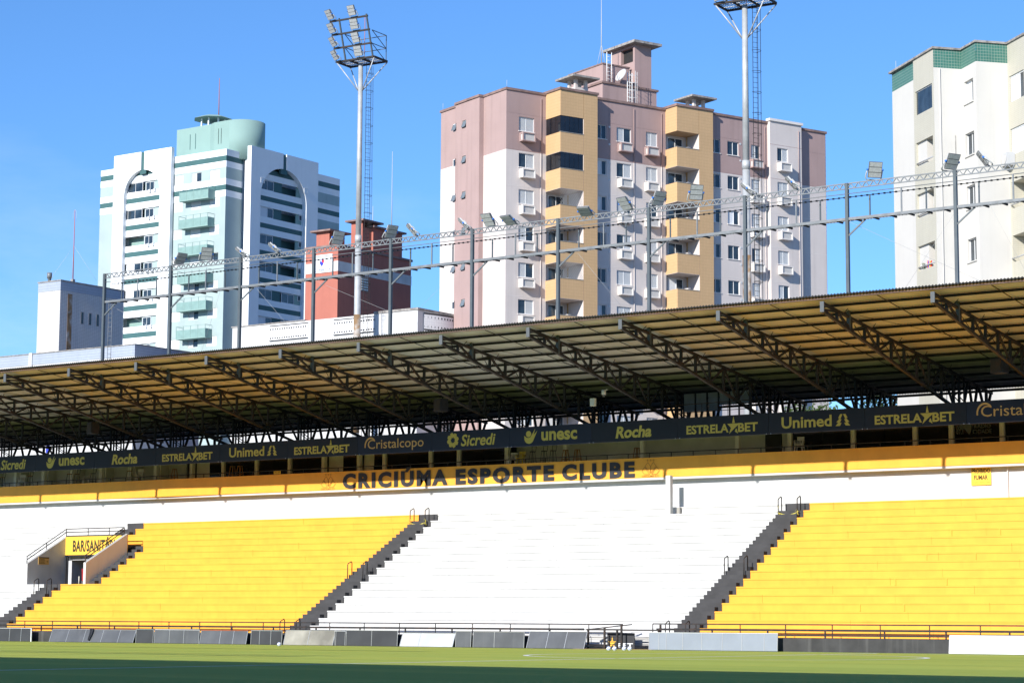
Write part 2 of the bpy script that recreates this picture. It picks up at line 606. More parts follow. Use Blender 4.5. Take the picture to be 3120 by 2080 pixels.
def slab(x0, x1, k, m, name='tier'):
    """one precast step: riser with a slightly proud nosing"""
    y0, y1, z0, z1 = T(k) + rnd.uniform(-.006, .006), T(k + 1) + 0.06, ZT(k - 1) - 0.02, ZT(k) + rnd.uniform(-.004, .004)
    nose = 0.05 if m is M['white'] else 0.026
    pr = [(y0 + nose, z0), (y0 + nose, z1 - 0.085), (y0, z1 - 0.085), (y0, z1 - 0.012), (y0 + 0.012, z1), (y1, z1), (y1, z0)]
    MB().prism([(x0, y, z) for y, z in pr], (x1 - x0, 0, 0)).build(name, m, terrace)


def row(x0, x1, k, m, cuts):
    xs = [x0] + [c for c in cuts if x0 + 0.8 < c < x1 - 0.8] + [x1]
    for a, b in zip(xs, xs[1:]):
        slab(a + 0.004, b - 0.004, k, m)


ST1, STM, ST2, ST3 = (-115.65, -114.05), (-112.39, -110.90), (-88.97, -87.40), (-61.87, -60.29)
for k in range(-1, 17):
    off = (k * 2.9) % 7.0
    cuts = [XA + off + 8.1 * i + rnd.uniform(-.3, .3) for i in range(14)]
    w, yl = M['white'], M['yellow']
    if k <= 6:
        row(XA, ST1[0], k, w, cuts)
        row(ST1[1], ST2[0], k, yl, cuts)
    elif k <= 10:
        row(XA, -117.62, k, w, cuts)
        row(STM[1], ST2[0], k, yl, cuts)
    elif k <= 12:
        row(XA, STM[0], k, w, cuts)
        row(STM[1], ST2[0], k, yl, cuts)
    elif k <= 14:
        row(XA, ST1[0], k, w, cuts)
        row(ST1[1] if k == 14 else ST1[0], ST2[0], k, yl, cuts)
    else:
        row(XA, ST1[0], k, w, cuts)
        row(ST1[1], ST2[0], k, yl, cuts)
    row(ST2[1], ST3[0], k, w, cuts)
    row(ST3[1], XB, k, yl, cuts)


def stair(x0, x1, k0, k1, name='stair'):
    st = None
    for k in range(k0, k1 + 1):
        # full-height step in line with the tier, and the half step in front of it
        pr = [(T(k) - 0.004, ZT(k - 1)), (T(k) - 0.004, ZT(k) + 0.004), (T(k + 1) + 0.05, ZT(k) + 0.004), (T(k + 1) + 0.05, ZT(k - 1))]
        m1 = MB().prism([(x0, y, z) for y, z in pr], (x1 - x0, 0, 0))
        if st is None:
            st = m1.build(name, M['stair'], terrace)
        else:
            m1.build('step', M['stair'], st)
        if k < k1 or k1 < 16:
            MB().box(x0 - 0.03, x1 - 0.22, T(k) - 0.395 if k > k0 else T(k) - 0.395, T(k) + 0.01, ZT(k - 1), ZT(k - 1) + 0.226).build('step', M['stair'], st)
    return st


stair(*ST1, -1, 6)
stair(*STM, 7, 12)
stair(*ST1, 14, 16)
stair(*ST2, -1, 16)
stair(*ST3, -1, 16)
GATE = (-66.1, -61.5)
# wall between the top tier and the gallery, front wall, walkway behind the front wall
YW = T(17) + 0.06
boxpart('back_wall', M['white'], terrace, XA, XB, YW, YW + 0.25, ZT(16) - 0.3, 8.9)
for xa_, xb_ in ((XA, -65.9), (-61.7, XB)):
    boxpart('walkway', M['conc'], terrace, xa_, xb_, 99.75, T(-1) + 0.03, GZ + 0.1, -1.17)
boxpart('front_wall', M['fwall'], terrace, XA, GATE[0], 99.5, 99.75, GZ, -0.72)
boxpart('front_wall', M['fwall'], terrace, GATE[1], XB, 99.5, 99.75, GZ, -0.72)
# short wall column under the gallery edge
boxpart('column', M['white'], terrace, -69.58, -69.26, T(15) + 0.02, T(15) + 0.32, ZT(15) - 0.02, 8.8)
boxpart('pipe_box', M['conc'], terrace, -69.12, -68.92, T(16) - 0.25, T(16) - 0.02, ZT(15), ZT(15) + 0.42)
# joints raised as narrow fins on the right yellow block
for k, xs in ((12, (-50.1, -47.3)), (9, (-50.5, -47.7)), (6, (-51.2, -48.3)), (3, (-52.1, -49.6))):
    for x in xs:
        boxpart('joint_strip', M['yellow'], terrace, x, x + 0.07, T(k) - 0.018, T(k) + 0.03, ZT(k - 1) + 0.02, ZT(k) - 0.06)

# ---------------------------------------------------------------- stair entrance (bar and toilets)
portal = empty('stair_entrance', (-114.5, T(6), ZT(6)))
tag(portal, 'white walled stair entrance with a yellow header on the left terrace', 'entrance')
XL, XR = -117.40, -111.60
yb, yf = 110.55, T(6)


def raked(x0, x1, m, name):
    pts = [(yf, ZT(6)), (yb, ZT(6)), (yb, 5.98), (yf, 3.88)]
    MB().prism([(x0, y, z) for y, z in pts], (x1 - x0, 0, 0)).build(name, m, portal)


raked(XL - 0.22, XL, M['white'], 'side_wall')
raked(XR - 0.24, XR, M['white'], 'side_wall')
boxpart('header', M['sign_y'], portal, XL + 0.003, XR - 0.243, yb - 0.35, yb + 0.3, 4.56, 5.86)
boxpart('header_trim', M['stair'], portal, XL + 0.003, XR - 0.243, yb - 0.36, yb + 0.3, 5.863, 5.95)
boxpart('landing', M['stair'], portal, XL - 0.1, XR - 0.25, yf + 0.02, yb + 2.5, ZT(6) - 0.1, ZT(6) - 0.004)
boxpart('passage_wall', M['p_white'], portal, XL + 0.003, XL + 0.03, yb + 0.3, yb + 3.5, ZT(6), 5.9)
boxpart('passage_back', M['stair'], portal, XL, XR, yb + 3.5, yb + 3.7, ZT(6), 5.9)
boxpart('passage_ceiling', M['stair'], portal, XL, XR - 0.25, yb + 0.3, yb + 3.5, 5.0, 5.2)
dm = MB()
dm.box(XL + 0.02, XL + 0.10, yb - 0.33, yb - 0.25, ZT(6), 4.55)
dm.box(XL + 0.18, XL + 0.26, yb - 0.33, yb - 0.25, ZT(6), 4.55)
dm.box(-115.05, -114.93, yb - 0.33, yb - 0.25, ZT(6), 4.55)
dm.box(XL + 0.02, XR - 0.26, yb - 0.33, yb - 0.25, 4.46, 4.555)
dm.build('door_frame', M['darkcol'], portal)
boxpart('door', M['black'], portal, -114.90, -111.86, yb - 0.30, yb - 0.27, ZT(6), 4.46)
put('lettering', text_mesh('BAR/SANITÁRIO', 4.75, 1.02, 0.036, 0, m=M['sign_k'], gap=1.08), portal, Vector((-116.65, yb - 0.356, 4.78)) - root_loc(portal))
hm = MB()
for h in (0.27, 0.50):
    hm.tube([(XL - 0.1, yf + 0.02, 3.88 + h), (XL - 0.1, yb - 0.2, 5.92 + h), (XR - 0.12, yb - 0.2, 5.92 + h), (XR - 0.12, yf + 0.02, 3.88 + h)], 0.033, 6)
for x, y, z in ((XL - 0.1, yf + 0.03, 3.88), (XL - 0.1, 108.5, 4.93), (XL - 0.1, yb - 0.2, 5.9), (-115.3, yb - 0.2, 5.9), (-113.2, yb - 0.2, 5.9), (XR - 0.12, yb - 0.2, 5.9), (XR - 0.12, 108.9, 5.12), (XR - 0.12, yf + 0.05, 3.88)):
    hm.tube([(x, y, z), (x, y, z + 0.5)], 0.03, 6)
hm.build('railing', M['rail'], portal)
sg = empty('direction_sign', (XL + 0.01, 107.67, 3.85))
tag(sg, 'small ochre direction sign with an arrow on the entrance side wall', 'sign')
b0 = MB().box(XL + 0.004, XL + 0.03, 107.67, 108.65, 3.85, 4.37).build('panel', M['orange'], sg)
sm = MB()
sm.box(XL + 0.03, XL + 0.034, 107.67, 108.65, 4.29, 4.37)
for k in range(4):
    z = 3.92 + 0.09 * k
    sm.box(XL + 0.03, XL + 0.034, 107.72, 107.77, z, z + 0.045).box(XL + 0.03, XL + 0.034, 107.80, 108.28 - 0.05 * (k % 2), z + 0.005, z + 0.035)
sm.box(XL + 0.03, XL + 0.034, 108.40, 108.58, 4.05, 4.075)
sm.bar((XL + 0.032, 108.58, 4.06), (XL + 0.032, 108.51, 4.13), 0.004, 0.02).bar((XL + 0.032, 108.58, 4.06), (XL + 0.032, 108.51, 3.99), 0.004, 0.02)
sm.build('print', M['sign_k'], sg)
sw = MB().bar((-115.30, yb - 0.6, ZT(6)), (-115.75, yb - 0.25, ZT(6) + 1.15), 0.05).build('barrier_pole', M['red'])
tag(sw, 'red striped barrier pole leaning in the dark entrance doorway', 'pole')
sw = MB().tube([(-115.72, yb - 0.55, ZT(6)), (-115.72, yb - 0.55, ZT(6) + 0.62)], 0.035, 8).build('short_post', M['plastic'])
tag(sw, 'short white post standing inside the entrance doorway', 'post')

# ---------------------------------------------------------------- stair hoops
def hoop_mesh():
    mb = MB()
    mb.tube([(0, 0, -0.22), (0, 0, 0.86), (0, 0.05, 0.92), (0, 0.34, 1.06), (0, 0.40, 1.02), (0, 0.42, 0.9), (0, 0.42, 0.0)], 0.031, 6)
    mb.tube([(0, 0, -0.23), (0, 0, -0.10)], 0.05, 6)
    mb.tube([(0, 0.42, -0.01), (0, 0.42, 0.10)], 0.05, 6)
    return mb.mesh('handrail_hoop', M['rail'])


HOOP = hoop_mesh()
hl = [(ST1, 5, 'left stair below the bar entrance'), (ST2, -1, 'foot of the middle stair'), (ST2, 7, 'middle of the central stair'), (ST2, 15, 'top of the central stair'),
      (ST3, -1, 'foot of the right stair'), (ST3, 7, 'middle of the right stair'), (ST3, 15, 'top of the right stair')]
for (s0, s1), k, where in hl:
    for side, x in (('left', s0 + 0.06), ('right', s1 - 0.28)):
        o = put('handrail_hoop', HOOP, None, (x, T(k) - 0.2, ZT(k - 1) + 0.226))
        tag(o, 'dark tubular hoop handrail, %s one at the %s' % (side, where), 'handrail', 'hoop handrails on the stairs')
for (s0, s1), nm in ((ST2, 'central'), (ST3, 'right')):
    tm = MB()
    for x in (s0 + 0.06, s1 - 0.28):
        for q in range(9):
            a = rnd.uniform(0, 6.28)
            p = Vector((x, T(15) - 0.2, ZT(14) + 0.25 + rnd.uniform(0, 0.5)))
            tm.bar(p, p + Vector((math.cos(a) * 0.14, -0.05, rnd.uniform(-.25, .05))), 0.035, 0.006)
    pts = [(s0 + 0.06 + (s1 - 0.34 - s0) * t / 8, T(15) - 0.22, ZT(14) + 0.33 - 0.13 * math.sin(math.pi * t / 8)) for t in range(9)]
    for a, b in zip(pts, pts[1:]):
        tm.bar(a, b, 0.006, 0.05)
    tag(tm.build('barrier_tape', M['tape']), 'yellow barrier tape tied across the top of the %s stair' % nm, 'tape')

# ---------------------------------------------------------------- pitch-side railings
def railing(name, label, x0, x1, y, zb, zt, step, rails, m, start=0.0, thick=0.03):
    r = empty(name, (x0, y, zb))
    tag(r, label, 'railing')
    for k, z in enumerate(rails):
        th = thick * 1.25 if k == 0 else thick * 0.6
        MB().box(x0, x1, y - th, y + th, z - th, z + th).build('rail', m, r)
    x = x0 + start
    k = 0
    while x < x1 + 0.01:
        MB().box(x - thick * .8, x + thick * .8, y - thick * .8, y + thick * .8, zb, zt).build('post', m, r)
        x += step
        k += 1
    return r


railing('front_railing', 'thick dark railing on the black front wall left of the gate', XA, GATE[0], 99.62, -0.72, -0.36, 3.32, (-0.36,), M['rail'], 1.3, 0.042)
railing('front_railing', 'thick dark railing on the black front wall right of the gate', GATE[1], XB, 99.62, -0.72, -0.33, 3.25, (-0.33, -0.58), M['rail'], 0.1, 0.042)
railing('walkway_railing', 'thin dark walkway railing behind the boards on the left half', XA, -64.5, 101.0, -1.17, -0.09, 2.62, (-0.09, -0.52, -0.62), M['rail'], 1.2, 0.026)
railing('walkway_railing', 'thin dark walkway railing in front of the right yellow block', -62.6, XB, 101.0, -1.17, -0.05, 2.66, (-0.05, -0.52, -0.62), M['rail'], 0.0, 0.026)
gt = empty('gate_railing', (GATE[0], 99.9, GZ))
tag(gt, 'dark metal gate railing with horizontal bars at the opening in the front wall', 'gate')
for x, zt in ((GATE[0] + 0.1, -0.36), (-64.95, -0.25), (-64.15, -0.36), (-63.88, -0.09), (GATE[1] + 0.05, -0.09)):
    MB().box(x - 0.045, x + 0.045, 99.86, 99.95, GZ, zt).build('post', M['rail'], gt)
MB().box(GATE[0], -63.9, 99.87, 99.94, -0.41, -0.33).build('rail', M['rail'], gt)
MB().box(-63.9, GATE[1], 99.87, 99.94, -0.42, -0.36).build('rail', M['rail'], gt)
MB().bar((GATE[0] + 0.1, 100.0, -0.36), (-63.9, 101.0, -0.09), 0.06).build('rail', M['rail'], gt)
for k in range(7):
    z = -1.28 + 0.12 * k
    MB().box(GATE[0] + 0.1, -64.15, 99.89, 99.91, z, z + 0.018).build('bar', M['rail'], gt)
    MB().bar((-63.9, 100.9, z + 0.06), (GATE[1], 100.9, z + 0.02), 0.016).build('bar', M['rail'], gt)
o = boxpart('earth_patch', M['earth'], None, GATE[0], GATE[1] + 0.3, 98.6, 101.1, GZ + 0.004, GZ + 0.02)
tag(o, kind='structure')


def putw(name, mesh, parent, loc, rot=(0, 0, 0)):
    return put(name, mesh, parent, Vector(loc) - root_loc(parent), rot)


# ---------------------------------------------------------------- advertising boards, seen from the back
def advert_board(x0, x1, ribs, lean, m, label, top=0.87, edge=None, y=98.9, wear=None, frame=None):
    """panel of width x1-x0 leaning back by lean metres at its top, ribs at the given fractions"""
    b = empty('advert_board', (x0, y, GZ))
    tag(b, label, 'advert board', 'advertising boards along the touchline')
    w = x1 - x0
    t = 0.035
    MB().prism([(0, 0, 0.02), (0, lean, top), (0, lean + t, top), (0, t, 0.02)], (w, 0, 0)).build('panel', m, b, True)
    for f in [0.0] + list(ribs) + [1.0]:
        x = min(max(w * f, 0.012), w - 0.012)
        MB().bar((x, -0.012, 0.02), (x, lean - 0.012, top), 0.024, 0.022, ref=(0, 1, 0)).build('rib', M['alu'], b, True)
    MB().box(0, w, lean - 0.02, lean + t + 0.004, top, top + 0.022).build('top_edge', edge or M['alu'], b, True)
    if lean > 0.1:
        for f in (0.12, 0.88):
            MB().bar((w * f, lean + t, top - 0.03), (w * f, lean + t + 0.28, 0.0), 0.03).build('prop', M['rail'], b, True)
    return b


B = advert_board
o = B(-112.4, -108.25, (0.25, 0.5, 0.76), 0.05, M['board_d'], 'dark advert board with a white top edge, farthest left of the row', 0.84, M['board_w'])
MB().box(4.10, 4.17, -0.03, 0.03, 0.0, 0.86).build('end_post', M['board_w'], o, True)
o = B(-106.6, -102.95, (0.42, 0.84), 0.30, M['board'], 'leaning grey advert board just left of the hanging dark jacket', 0.80)
o = B(-102.9, -99.12, (0.25, 0.64), 0.30, M['board'], 'leaning grey advert board just right of the hanging dark jacket', 0.79)
o = B(-98.88, -97.38, (), 0.04, M['board_d'], 'narrow upright dark advert board with a green right edge', 0.83, M['g_mid'])
o = B(-97.3, -93.55, (0.34, 0.66), 0.05, M['board'], 'upright dark grey advert board with torn patches, second bay past the green edge', 0.83, M['board_w'])
o = B(-93.5, -89.72, (0.43, 0.71), 0.16, M['board'], 'slightly leaning grey advert board with a rusty red top rail', 0.80, M['brickred'])
o = B(-89.35, -86.9, (0.28, 0.64), 0.04, M['board_d'], 'upright dark advert board directly behind the lone ball', 0.82, M['g_teal'])
o = B(-86.8, -83.0, (0.49,), 0.26, M['board_refl'], 'leaning grey advert board with beige reflections painted in, at the foot of the central stair', 0.85)
o = B(-82.9, -82.08, (0.14,), 0.04, M['board_d'], 'narrow dark board covered with crumpled plastic film', 0.84, M['board_w'])
o = B(-82.02, -78.25, (0.5,), 0.04, M['board_d'], 'upright dark advert board between the crumpled film and the silver board', 0.88)
o = B(-78.1, -74.35, (0.35,), 0.30, M['board_s'], 'leaning silvery white advert board in front of the white block', 0.76, M['alu'])
o = B(-74.15, -73.08, (), 0.04, M['board'], 'narrow upright grey board to the right of the silver board', 0.87)
o = B(-72.95, -69.5, (0.42,), 0.05, M['board'], 'upright dark grey board left of the leaning board beside the gate', 0.86)
o = B(-69.35, -65.6, (0.34, 0.66), 0.34, M['board'], 'leaning grey advert board next to the gate opening', 0.90)
o = B(-61.55, -53.95, (0.08, 0.14, 0.27, 0.42, 0.58, 0.73, 0.90), 0.05, M['board_l'], 'long pale blue grey advert board right of the gate', 0.89, M['board_w'])
o = B(-44.7, -37.5, (0.26, 0.55, 0.8), 0.12, M['board_w'], 'white advert board at the right end of the row', 0.87, M['board_w'])
# jacket over the boards
jm = MB()
for k in range(7):
    a = k / 6
    p = [(-102.98 + 0.03 * math.sin(5 * a) + 0.10 * s * (1.6 - 0.9 * a) + 0.05 * a, 98.86 + 0.28 * (1 - a) - 0.03 * (s == 0), GZ + 0.84 - 0.72 * a) for s in (-1, -0.4, 0, 0.4, 1)]
    if k:
        for i in range(4):
            jm.poly([q[i], q[i + 1], p[i + 1], p[i]])
    q = p
j = jm.build('hanging_jacket', M['cloth'])
sol = j.modifiers.new('thickness', 'SOLIDIFY')
sol.thickness = 0.05
tag(j, 'dark jacket hung over the gap between two leaning boards', 'jacket')
# board with star lettering inside the gate
o = empty('advert_board', (-65.1, 100.4, GZ))
tag(o, 'black board with a yellow star and white letters behind the gate bars', 'advert board')
MB().box(0, 1.72, 0, 0.04, 0.03, 0.86).build('panel', M['board_d'], o, True)


def star_polys(s, m=0):
    tip = lambda a, r: (math.sin(a) * r, math.cos(a) * r)
    top = [(-0.105, 0.36), (0.105, 0.36), (0.0, 0.85)]
    bar = [(-0.5, 0.33), (0.5, 0.33), (0.10, 0.02), (-0.36, -0.38), (-0.20, 0.04)]
    leg = [(0.17, -0.06), (0.24, -0.02), (0.36, -0.38), (0.10, -0.22)]
    return [[(x * s, z * s) for x, z in p] for p in (top, bar, leg)]


put('star', flat(star_polys(0.52), M['sign_y']), o, (0.32, -0.006, 0.24))
put('lettering', text_mesh('BET', 0.95, 0.22, 0.03, m=M['board_w']), o, (0.68, -0.006, 0.10))


# footballs
def ball(x, y, label):
    o = empty('football', (x, y, GZ))
    tag(o, label, 'ball', 'footballs on the touchline')
    r = 0.115
    mb, ms = MB(), MB()
    nlat, nlon = 10, 14
    for i in range(nlat):
        for k in range(nlon):
            P = lambda a, b: (r * math.sin(a) * math.cos(b), r * math.sin(a) * math.sin(b), r + r * math.cos(a))
            a0, a1, b0, b1 = math.pi * i / nlat, math.pi * (i + 1) / nlat, 2 * math.pi * k / nlon, 2 * math.pi * (k + 1) / nlon
            tgt = ms if (2 * i + k) % 7 in (0, 1) else mb
            tgt.sm.add(len(tgt.f))
            tgt.poly([P(a0, b0), P(a0, b1), P(a1, b1), P(a1, b0)] if 0 < i < nlat - 1 else ([P(a0, b0), P(a1, b1), P(a1, b0)] if i == 0 else [P(a0, b0), P(a0, b1), P(a1, b0)]))
    mb.build('shell', M['ballw'], o, True)
    ms.build('blue_panels', M['blue'], o, True)


ball(-82.35, 93.5, 'lone white and blue football lying in front of the dark boards')
ball(-60.45, 93.9, 'second football from the left in the ball cluster by the gate')
ball(-60.62, 93.62, 'half hidden football at the left end of the ball cluster by the gate')
ball(-60.17, 94.35, 'third football from the left in the ball cluster by the gate')
ball(-60.0, 94.6, 'football of the cluster by the gate nearest the pale board')

# ---------------------------------------------------------------- press gallery above the terrace
gal = empty('press_gallery', (-85, 114.8, ZT(16)))
tag(gal, 'long gallery with yellow parapet, cream columns and glazed cabins under the roof', 'gallery')
YF = 114.8
fm = MB()
fx = [XA, -118.0, -114.6, -112.3, -106, -100, -90, -80, -70, -60, -50, XB]
fo = [0, 0, -0.06, -0.16, -0.03, 0, 0.03, 0.03, 0.02, 0, 0.0, 0.0]
for a, b, p, q in zip(fx, fx[1:], fo, fo[1:]):
    fm.poly([(a, YF + p, 8.78), (b, YF + q, 8.78), (b, YF + q, 10.02), (a, YF + p, 10.02)])
    fm.poly([(a, YF + p, 10.02), (b, YF + q, 10.02), (b, YF + 0.22, 10.02), (a, YF + 0.22, 10.02)])
    fm.poly([(a, YF + p, 8.78), (a, YF + 0.2, 8.78), (b, YF + 0.2, 8.78), (b, YF + q, 8.78)])
    fm.poly([(b, YF + 0.22, 8.8), (a, YF + 0.22, 8.8), (a, YF + 0.22, 10.02), (b, YF + 0.22, 10.02)])
fas = fm.build('parapet', M['yellow'], gal)
lip = MB()
for a, b, p, q in zip(fx, fx[1:], fo, fo[1:]):
    lip.prism([(a, YF + p - 0.02, 8.80), (b, YF + q - 0.02, 8.80), (b, YF + 0.1, 8.80), (a, YF + 0.1, 8.80)], (0, 0, 0.09))
lip.build('drip_edge', M['yellow'], gal)
boxpart('floor_slab', M['white'], gal, XA, XB, YF + 0.02, 122.5, 8.66, 8.779)
boxpart('floor', M['cream'], gal, XA, XB, YF + 0.25, 122.4, 9.90, 10.0)
boxpart('ceiling', M['white'], gal, XA, XB, 111.8, 122.4, 11.72, 11.80)
boxpart('gallery_roof', M['darkcol'], gal, XA, XB, 111.8, 122.4, 11.803, 11.95)
boxpart('rear_wall', M['beige'], gal, XA, XB, 121.9, 122.2, 10.0, 11.72)
# lettering on the parapet
for body, x0, x1 in (('CRICIÚMA', -95.68, -86.80), ('ESPORTE', -86.16, -78.41), ('CLUBE', -77.81, -72.41)):
    h = 1.02 if 'Ú' not in body else 1.02 * 1.27
    putw('lettering', text_mesh(body, x1 - x0, h, 0.056, 0, m=M['letter'], gap=1.27), gal, (x0, YF - 0.022, 8.80 + 0.02))


def crest_mesh():
    lines = [[(0, .28), (.16, .52), (.44, .06), (.15, .06), (0, .28)], [(.18, .56), (.34, .80), (.485, .58), (.485, .14), (.18, .56)]]
    mb = MB()
    w = 0.022
    for ln in lines:
        for mir in (False, True):
            pts = [((1 - x if mir else x) * 1.25, z) for x, z in ln]
            for a, b in zip(pts, pts[1:]):
                mb.bar((a[0], 0, a[1]), (b[0], 0, b[1]), 0.006, w, ref=(0, 0, 1))
    for c in (0.33, 0.5, 0.67):
        for k in range(5):
            r1 = lambda t: (c * 1.25 + 0.062 * math.sin(t), 0.92 + 0.062 * math.cos(t))
            r2 = lambda t: (c * 1.25 + 0.026 * math.sin(t), 0.92 + 0.026 * math.cos(t))
            t0 = 2 * math.pi * k / 5
            for a, b in ((r1(t0), r2(t0 + 0.628)), (r2(t0 + 0.628), r1(t0 + 1.257))):
                mb.bar((a[0], 0, a[1]), (b[0], 0, b[1]), 0.006, 0.014)
    return mb.mesh('crest', M['outline'])


CREST = crest_mesh()
for x, d in ((-97.58, 0.0), (-71.9, 0.0)):
    putw('crest', CREST, gal, (x, YF - 0.012, 8.93), (0, 0, 0))
    putw('lettering', text_mesh('CRICIUMA E.C.', 1.25, 0.11, 0.01, m=M['outline']), gal, (x, YF - 0.024, 8.83))
# columns, partitions, panes and walls of the cabins; every column once
cols = [-133.4, -130.3, -127.2, -124.1, -121.0, -117.95, -115.3, -111.7, -108.6, -105.4, -102.3, -99.2, -96.05, -93.8, -89.85, -87.5, -83.6, -79.0, -73.2, -66.4, -62.8, -58.62, -54.67, -52.43, -49.35, -45.6, -41.5]
for i, x in enumerate(cols):
    wd = 0.30 if i < 7 else 0.26
    boxpart('column', M['cream'], gal, x - wd / 2, x + wd / 2, 116.85, 117.15, 10.0, 11.72)
kind = {}
for i in range(len(cols) - 1):
    a, b = cols[i] + 0.16, cols[i + 1] - 0.14
    if i < 7:       # open boxes with beige side walls
        boxpart('partition', M['beige'], gal, a, a + 0.12, 117.16, 118.4, 10.0, 11.72)
        boxpart('wall', M['beige'], gal, a, a + (b - a) * 0.58, 118.0, 118.1, 10.0, 11.72)
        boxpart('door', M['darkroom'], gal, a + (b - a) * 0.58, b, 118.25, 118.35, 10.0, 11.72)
    elif i in (7, 11, 12):
        boxpart('wall', M['beige'], gal, a, a + (b - a) * 0.45, 117.3, 117.4, 10.0, 11.72)
        boxpart('window_pane', M['pane'], gal, a + (b - a) * 0.45, b, 117.3, 117.36, 10.05, 11.7)
    elif 16 <= i <= 19:
        boxpart('wall', M['beige'], gal, a - 0.16, b + 0.14, 118.0, 118.1, 10.0, 11.72)
        if i == 19:
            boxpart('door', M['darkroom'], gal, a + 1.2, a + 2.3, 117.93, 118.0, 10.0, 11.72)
    else:
        nP = 2 if b - a > 2.6 else 1
        for q in range(nP):
            u0, u1 = a + (b - a) * q / nP, a + (b - a) * (q + 1) / nP
            boxpart('window_pane', M['pane'], gal, u0 + 0.012, u1 - 0.012, 117.0, 117.05, 10.05, 11.7)
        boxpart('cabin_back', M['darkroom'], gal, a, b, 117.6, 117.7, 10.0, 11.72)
rl = MB()
rl.box(XA, XB, 114.95, 115.0, 10.28, 10.33)
rl.build('handrail', M['rail'], gal)
x = XA + 1
while x < XB:
    boxpart('handrail_post', M['rail'], gal, x - 0.02, x + 0.02, 114.95, 115.0, 10.02, 10.28)
    x += 1.55
# writing in the radio cabin at the right end
cabin_print = mat('faded_window_print', (0.13, 0.135, 0.13), 0.6)  # dull grey print in one even colour, no emission
for body, x, z, w, h in (('RÁDIO', -51.05, 11.03, 1.0, 0.27), ('CIDADE', -51.15, 10.72, 1.15, 0.24), ('89.1', -52.15, 10.72, 0.42, 0.5)):
    putw('lettering', text_mesh(body, w, h, 0.01, m=cabin_print), gal, (x, 116.985, z))
putw('logo', flat([[(0, .15), (.1, .5), (.65, .5), (.75, .3), (.7, -.1), (.6, -.3), (.3, .05), (.1, .0)]], cabin_print), gal, (-51.95, 116.985, 10.98))
yb_ = empty('yellow_banner', (-102.0, 114.92, 10.03))
tag(yb_, 'little yellow cloth banner hung on the gallery handrail', 'banner')
MB().box(0, 0.62, 0, 0.012, 0.02, 0.24).build('cloth', M['sign_y'], yb_, True)
put('lettering', text_mesh('VAMOS TIGRE', 0.52, 0.09, 0.01, m=M['sign_k']), yb_, (0.05, -0.003, 0.12))
# no smoking sign on the wall
ns = empty('no_smoking_sign', (-50.56, 115.3, 7.69))
tag(ns, 'yellow no smoking sign high on the white wall at the right', 'sign')
MB().box(0, 1.17, 0, 0.03, 0, 1.02).build('panel', M['sign_y'], ns, True)
put('lettering', text_mesh('PROIBIDO', 1.10, 0.27, 0.03, m=M['sign_k']), ns, (0.035, -0.004, 0.66))
put('lettering', text_mesh('FUMAR', 0.82, 0.26, 0.03, m=M['sign_k']), ns, (0.17, -0.004, 0.30))
put('lettering', text_mesh('CONFORME LEI FEDERAL N° 9.294/96', 1.05, 0.055, 0.0, m=M['outline']), ns, (0.06, -0.004, 0.12))
o = MB().box(-48.42, -48.36, 115.26, 115.32, 6.7, 8.66).build('wall_pipe', M['p_white'])
tag(o, 'thin white vertical pipe on the wall right of the no smoking sign', 'pipe')


# chairs and stools of the gallery
def chair(x, y, rz, m, label, n=1):
    o = empty('plastic_chair', (x, y, 10.0), rz)
    tag(o, label, 'chair', 'chairs and stools in the gallery')
    for k in range(n):
        dz = 0.07 * k
        MB().prism([(-0.22, -0.22, 0.42 + dz), (0.22, -0.22, 0.42 + dz), (0.20, 0.22, 0.40 + dz), (-0.20, 0.22, 0.40 + dz)], (0, 0, 0.03)).build('seat', m, o, True)
        bk = MB()
        for q in range(5):
            u = -0.18 + 0.09 * q
            bk.bar((u * 0.95, 0.21, 0.42 + dz), (u, 0.30, 0.84 + dz), 0.045, 0.015)
        bk.bar((-0.22, 0.30, 0.85 + dz), (0.22, 0.30, 0.85 + dz), 0.02, 0.08)
        bk.build('backrest', m, o, True)
        for sx in (-1, 1):
            for sy in (-1, 1):
                MB().bar((sx * 0.20, sy * 0.20, 0.42 + dz), (sx * 0.25, sy * 0.25, 0.0 + dz), 0.05).build('leg', m, o, True)
            MB().tube([(sx * 0.24, -0.2, 0.42 + dz), (sx * 0.26, -0.2, 0.64 + dz), (sx * 0.25, 0.26, 0.66 + dz)], 0.022, 5).build('armrest', m, o, True)


def stool(x, y, wooden, back, label):
    o = empty('bar_stool', (x, y, 10.0))
    tag(o, label, 'stool', 'chairs and stools in the gallery')
    m = M['wood'] if wooden else M['black']
    h = 0.86
    MB().tube([(0, 0, h), (0, 0, h + 0.04)], 0.19, 12).build('seat', M['wood'] if (wooden or back == 2) else M['black'], o, True)
    th = 0.045 if wooden else 0.022
    for sx in (-1, 1):
        for sy in (-1, 1):
            MB().bar((sx * 0.10, sy * 0.10, h), (sx * 0.20, sy * 0.20, 0), th).build('leg', m, o, True)
    rg = MB()
    for sx in (-1, 1):
        rg.bar((sx * 0.165, -0.165, 0.3), (sx * 0.165, 0.165, 0.3), th * 0.8).bar((-0.165, sx * 0.165, 0.3), (0.165, sx * 0.165, 0.3), th * 0.8)
    rg.build('foot_ring', m, o, True)
    if back:
        bb = MB()
        for sx in (-1, 1):
            bb.bar((sx * 0.14, 0.14, h), (sx * 0.17, 0.20, h + 0.38), 0.022)
        bb.bar((-0.17, 0.2, h + 0.36), (0.17, 0.2, h + 0.36), 0.022)
        bb.build('backrest', m, o, True)


